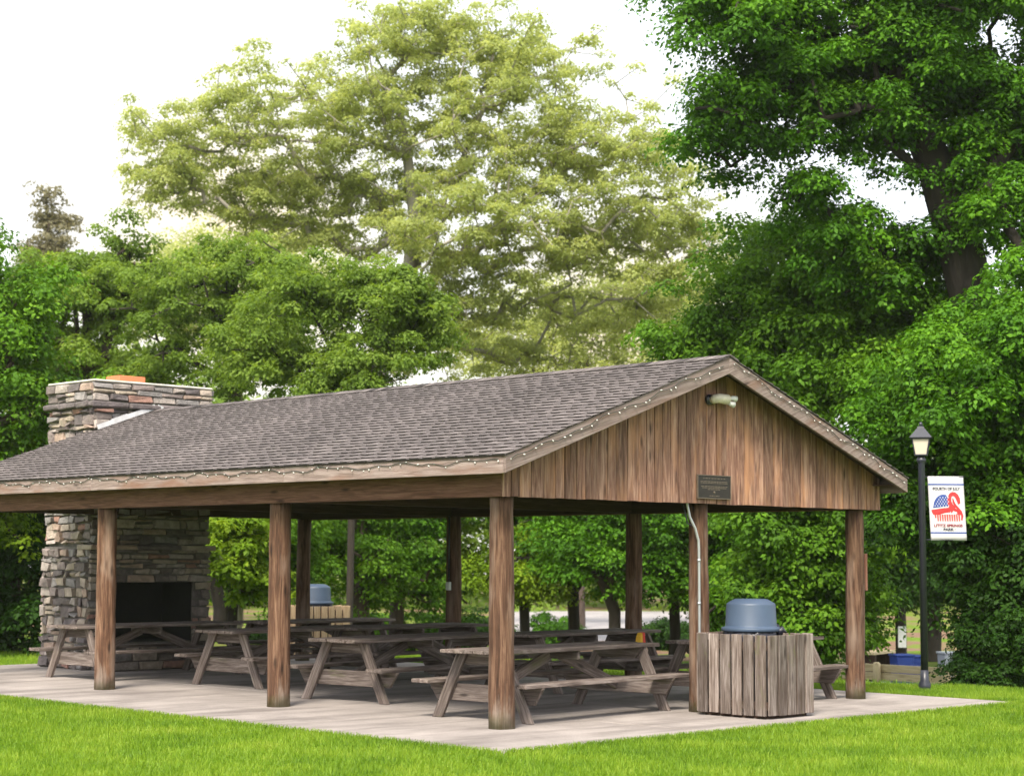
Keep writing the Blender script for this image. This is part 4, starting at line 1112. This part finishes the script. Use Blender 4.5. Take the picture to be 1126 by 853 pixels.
tree('dark green tree standing behind the rail fence and blue bins', 1025, 52,
     [(1040, 600, 80, 45, 0), (980, 590, 60, 50, 0), (1085, 640, 36, 26, 0), (1030, 640, 40, 16, 0)],
     150, 50000, .55, .11, M['leaf_dark'], M['bark_dark'], .2, GR)
tree('low dark shrub at the bottom right beyond the lawn', 1098, 28.5,
     [(1074, 695, 22, 48, 0, 1600), (1105, 705, 38, 42, 0), (1135, 700, 40, 50, -1), (1085, 738, 20, 18, 0), (1112, 745, 30, 20, -1)], 120, 36000, .22, .06, M['leaf_dark'], M['bark_dark'], .06, None, name='shrub', cat='shrub', pad=.4)
# trees seen under the roof
tree('slender young tree with thin pale trunk right of the fireplace', 264, 36,
     [(262, 590, 34, 32, 0), (248, 625, 24, 22, -1), (285, 625, 26, 26, 0), (262, 560, 36, 22, 0), (275, 650, 20, 14, 0)], 110, 15000, .22, .10, M['leaf_lime'], M['bark_pale'], .05, GB, [(264, 713, 36), (265, 660, 36), (265, 620, 36), (263, 575, 36)], pad=.35)
tree('dark forked tree just right of the fireplace', 243, 42,
     [(262, 560, 60, 40, 0), (220, 540, 50, 50, 1), (300, 600, 40, 40, 1), (230, 610, 30, 30, 1), (320, 640, 36, 30, 1)], 140, 40000, .42, .10, M['leaf_fresh'], M['bark_dark'], .17, GB, [(243, 613, 42), (243, 668, 42), (236, 640, 42), (222, 605, 42)])
def back(label, px, depth, lobes, lm, tr=.2, n=120, lv=24000, bk=None, trunk=None):
    return tree(label, px, depth, lobes, n, lv * 2, .50, .10, lm, bk or M['bark_dark'], tr, GB, trunk)
back('green tree with thick reddish brown trunk left of the middle back post', 397, 47, [(390, 560, 60, 50, 0), (430, 610, 50, 40, 0), (350, 610, 40, 40, 0), (390, 500, 90, 50, 2), (410, 640, 34, 16, 1)], M['leaf_fresh'], .24, bk=M['bark_brown'])
back('second brown trunked tree close by the middle back post', 436, 49, [(450, 580, 50, 50, 0), (480, 625, 40, 30, 1), (440, 625, 30, 25, 1), (460, 510, 80, 50, 2)], M['leaf_oak'], .2, bk=M['bark_brown'])
back('yellow green tree seen just right of the front corner post', 578, 50, [(590, 600, 50, 45, 0), (560, 630, 30, 24, -1), (600, 650, 18, 12, -1), (570, 540, 90, 50, 2), (515, 610, 30, 35, 1)], M['leaf_lime'], .14)
back('straight dark trunked tree between the corner post and the far right back post', 631, 50, [(640, 590, 55, 45, 0), (610, 540, 70, 50, 1), (665, 615, 26, 20, 0)], M['leaf_oak'], .16)
back('dark forked tree just left of the far right back post', 676, 45, [(690, 590, 55, 45, 0), (650, 610, 34, 24, 0), (720, 622, 30, 24, 0), (680, 530, 90, 50, 1)], M['leaf_oak'], .15, trunk=[(676, 613, 45), (676, 672, 45), (666, 645, 45), (660, 590, 45)])
back('dark green tree close behind the conduit post', 739, 47, [(745, 590, 50, 45, 0), (725, 630, 26, 22, 0), (775, 640, 32, 34, 0), (760, 530, 80, 50, 1)], M['leaf_dark'], .14)
back('green tree behind the blue lidded trash can', 812, 45, [(820, 600, 55, 50, 0), (800, 660, 40, 36, 0), (850, 650, 40, 36, -1), (830, 530, 70, 50, 1)], M['leaf_oak'], .24)
back('bushy fresh green tree between the trash can and the right corner post', 880, 34.5, [(895, 610, 30, 45, -.5), (870, 600, 55, 45, 0), (900, 660, 32, 30, 0), (850, 660, 30, 30, 0), (885, 560, 60, 40, 0), (900, 705, 24, 20, 0)], M['leaf_fresh'], .08, 170, 46000)
back('tree with dark crown behind the right corner post', 955, 47, [(945, 600, 45, 55, 0), (960, 650, 36, 20, 0), (925, 680, 22, 26, 0), (960, 540, 60, 50, 1)], M['leaf_oak'], .2)
for k_, (px_, d_, w_, h_) in enumerate(((455, 55, 60, 24), (520, 58, 40, 18), (350, 52, 50, 26), (290, 50, 46, 22), (610, 60, 22, 9), (735, 58, 30, 12), (800, 54, 40, 20))):
    gy_ = 613 + (CAM[2] - float(ground_z(*at(px_, 613, d_)[:2]))) * FPX / d_
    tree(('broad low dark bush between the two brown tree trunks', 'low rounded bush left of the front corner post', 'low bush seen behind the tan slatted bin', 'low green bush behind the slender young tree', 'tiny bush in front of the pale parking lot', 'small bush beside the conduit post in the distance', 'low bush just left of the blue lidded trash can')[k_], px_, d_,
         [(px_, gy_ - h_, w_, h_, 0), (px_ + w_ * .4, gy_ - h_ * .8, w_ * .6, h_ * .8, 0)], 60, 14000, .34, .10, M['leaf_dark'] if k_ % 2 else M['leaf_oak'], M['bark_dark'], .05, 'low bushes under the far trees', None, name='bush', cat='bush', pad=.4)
nt_ = spot(990, 46)
tree('thin dark tree with a white notice beyond the rail fence', 990, 46, [(990, 640, 50, 26, 0), (1000, 610, 50, 40, 1), (960, 630, 36, 30, 0)], 90, 24000, .45, .10, M['leaf_dark'], M['bark_dark'], .14, GR)
nb = at(992, 700, 45.7); mb = MB(); mb.box(-.10, -.01, -.26, .10, .01, .26); o = mb.build('notice', M['white'], None, .004); o.location = tuple(nb); o.rotation_euler = (0, 0, ba); tag(o, 'small white paper notice on the thin dark tree', 'notice')

# the woods that close the view
def woods(n, leaves):
    C = []
    for k in range(n):
        px = random.uniform(-260, 1420); d = random.uniform(100, 135)
        top = 470 if px < 700 else 330
        if px < 250: top = 400
        py = random.uniform(top, 672); C.append(at(px, py, d))
    C = np.array(C); return leaf_mesh('far_woods', C, leaves // n, 1.9, .5, M['leaf_mid'], None, .7)
tag(woods(900, 90000), 'far mass of green woodland behind the park', 'woods', kind='stuff')

# ------------------------------------------------------------------ the hazy evening air
HAZE = .00025
if HAZE:
    mb = MB(); mb.box(-170, -170, -2.1, 230, 230, 40); hm = bpy.data.materials.new('pale_air'); hm.use_nodes = True; ht = hm.node_tree; ht.nodes.clear()
    ho = ht.nodes.new('ShaderNodeOutputMaterial'); hv = ht.nodes.new('ShaderNodeVolumePrincipled'); hv.inputs['Color'].default_value = (.97, .97, .95, 1); hv.inputs['Density'].default_value = HAZE; hv.inputs['Anisotropy'].default_value = .55
    ht.links.new(hv.outputs[0], ho.inputs['Volume']); tag(mb.build('haze', hm, None), 'pale evening haze in the park air', 'haze', kind='stuff')

# ------------------------------------------------------------------ sky, sun and render settings
SKY_L = 4.7
SUN_EL = 50.0
az = math.atan2(-.80, -.50)          # clockwise from +Y: high on the left, behind the photographer
w = bpy.data.worlds.new('World'); sc.world = w; w.use_nodes = True
nt = w.node_tree; bgn = nt.nodes['Background']
sky = nt.nodes.new('ShaderNodeTexSky'); sky.sky_type = 'NISHITA'; sky.sun_disc = False
sky.sun_elevation = R_(SUN_EL); sky.sun_rotation = az; sky.air_density = 1.0; sky.dust_density = 4.0; sky.ozone_density = 1.0
geo = nt.nodes.new('ShaderNodeTexCoord')
glow = None
for gx, gy, gp_ in ((255, 275, 260.0), (690, 375, 300.0), (470, 420, 60.0)):
    gd = at(gx, gy, 1) - CAM; gd /= np.linalg.norm(gd)
    dp = nt.nodes.new('ShaderNodeVectorMath'); dp.operation = 'DOT_PRODUCT'; dp.inputs[1].default_value = tuple(gd); nt.links.new(geo.outputs['Generated'], dp.inputs[0])
    g1 = math_(nt, 'POWER', math_(nt, 'MAXIMUM', dp.outputs['Value'], 0.0), gp_); g1 = math_(nt, 'MULTIPLY', g1, .95 if gp_ > 100 else .35)
    glow = g1 if glow is None else math_(nt, 'MAXIMUM', glow, g1)
cn = noise(nt, mapping(nt, geo.outputs['Generated'], (1, 1, 2.5)), 2.2, 5, .6)
cloud = ramp(nt, cn, [(.3, (.84, .87, .92)), (.7, (1.0, .985, .96))])
cloud = mix(nt, cloud, (SKY_L,) * 3, 1.0, 'MULTIPLY')
skyc = mix(nt, sky.outputs[0], cloud, .8)
skyc = mix(nt, skyc, (3.5, 2.95, 2.05), glow)
nt.links.new(skyc, bgn.inputs[0]); bgn.inputs[1].default_value = .15
sl = bpy.data.lights.new('sun', 'SUN'); sl.energy = 3.0; sl.angle = R_(18); sl.color = (1, .92, .78)
so = bpy.data.objects.new('sun', sl); COL.objects.link(so)
sd = Vector((math.sin(az) * math.cos(R_(SUN_EL)), math.cos(az) * math.cos(R_(SUN_EL)), math.sin(R_(SUN_EL))))
so.rotation_euler = sd.to_track_quat('Z', 'Y').to_euler(); so.location = sd * 60
sc.view_settings.view_transform = 'Standard'; sc.view_settings.look = 'None'; sc.view_settings.gamma = 1; sc.view_settings.exposure = 1.45
sc.view_settings.use_curve_mapping = False
sc.render.engine = 'CYCLES'
cy = sc.cycles
cy.volume_bounces = 1; cy.max_bounces = 8; cy.diffuse_bounces = 4; cy.glossy_bounces = 2; cy.transmission_bounces = 4; cy.transparent_max_bounces = 4
cy.use_denoising = True; cy.use_adaptive_sampling = True; cy.adaptive_threshold = .015
cy.sample_clamp_indirect = 8
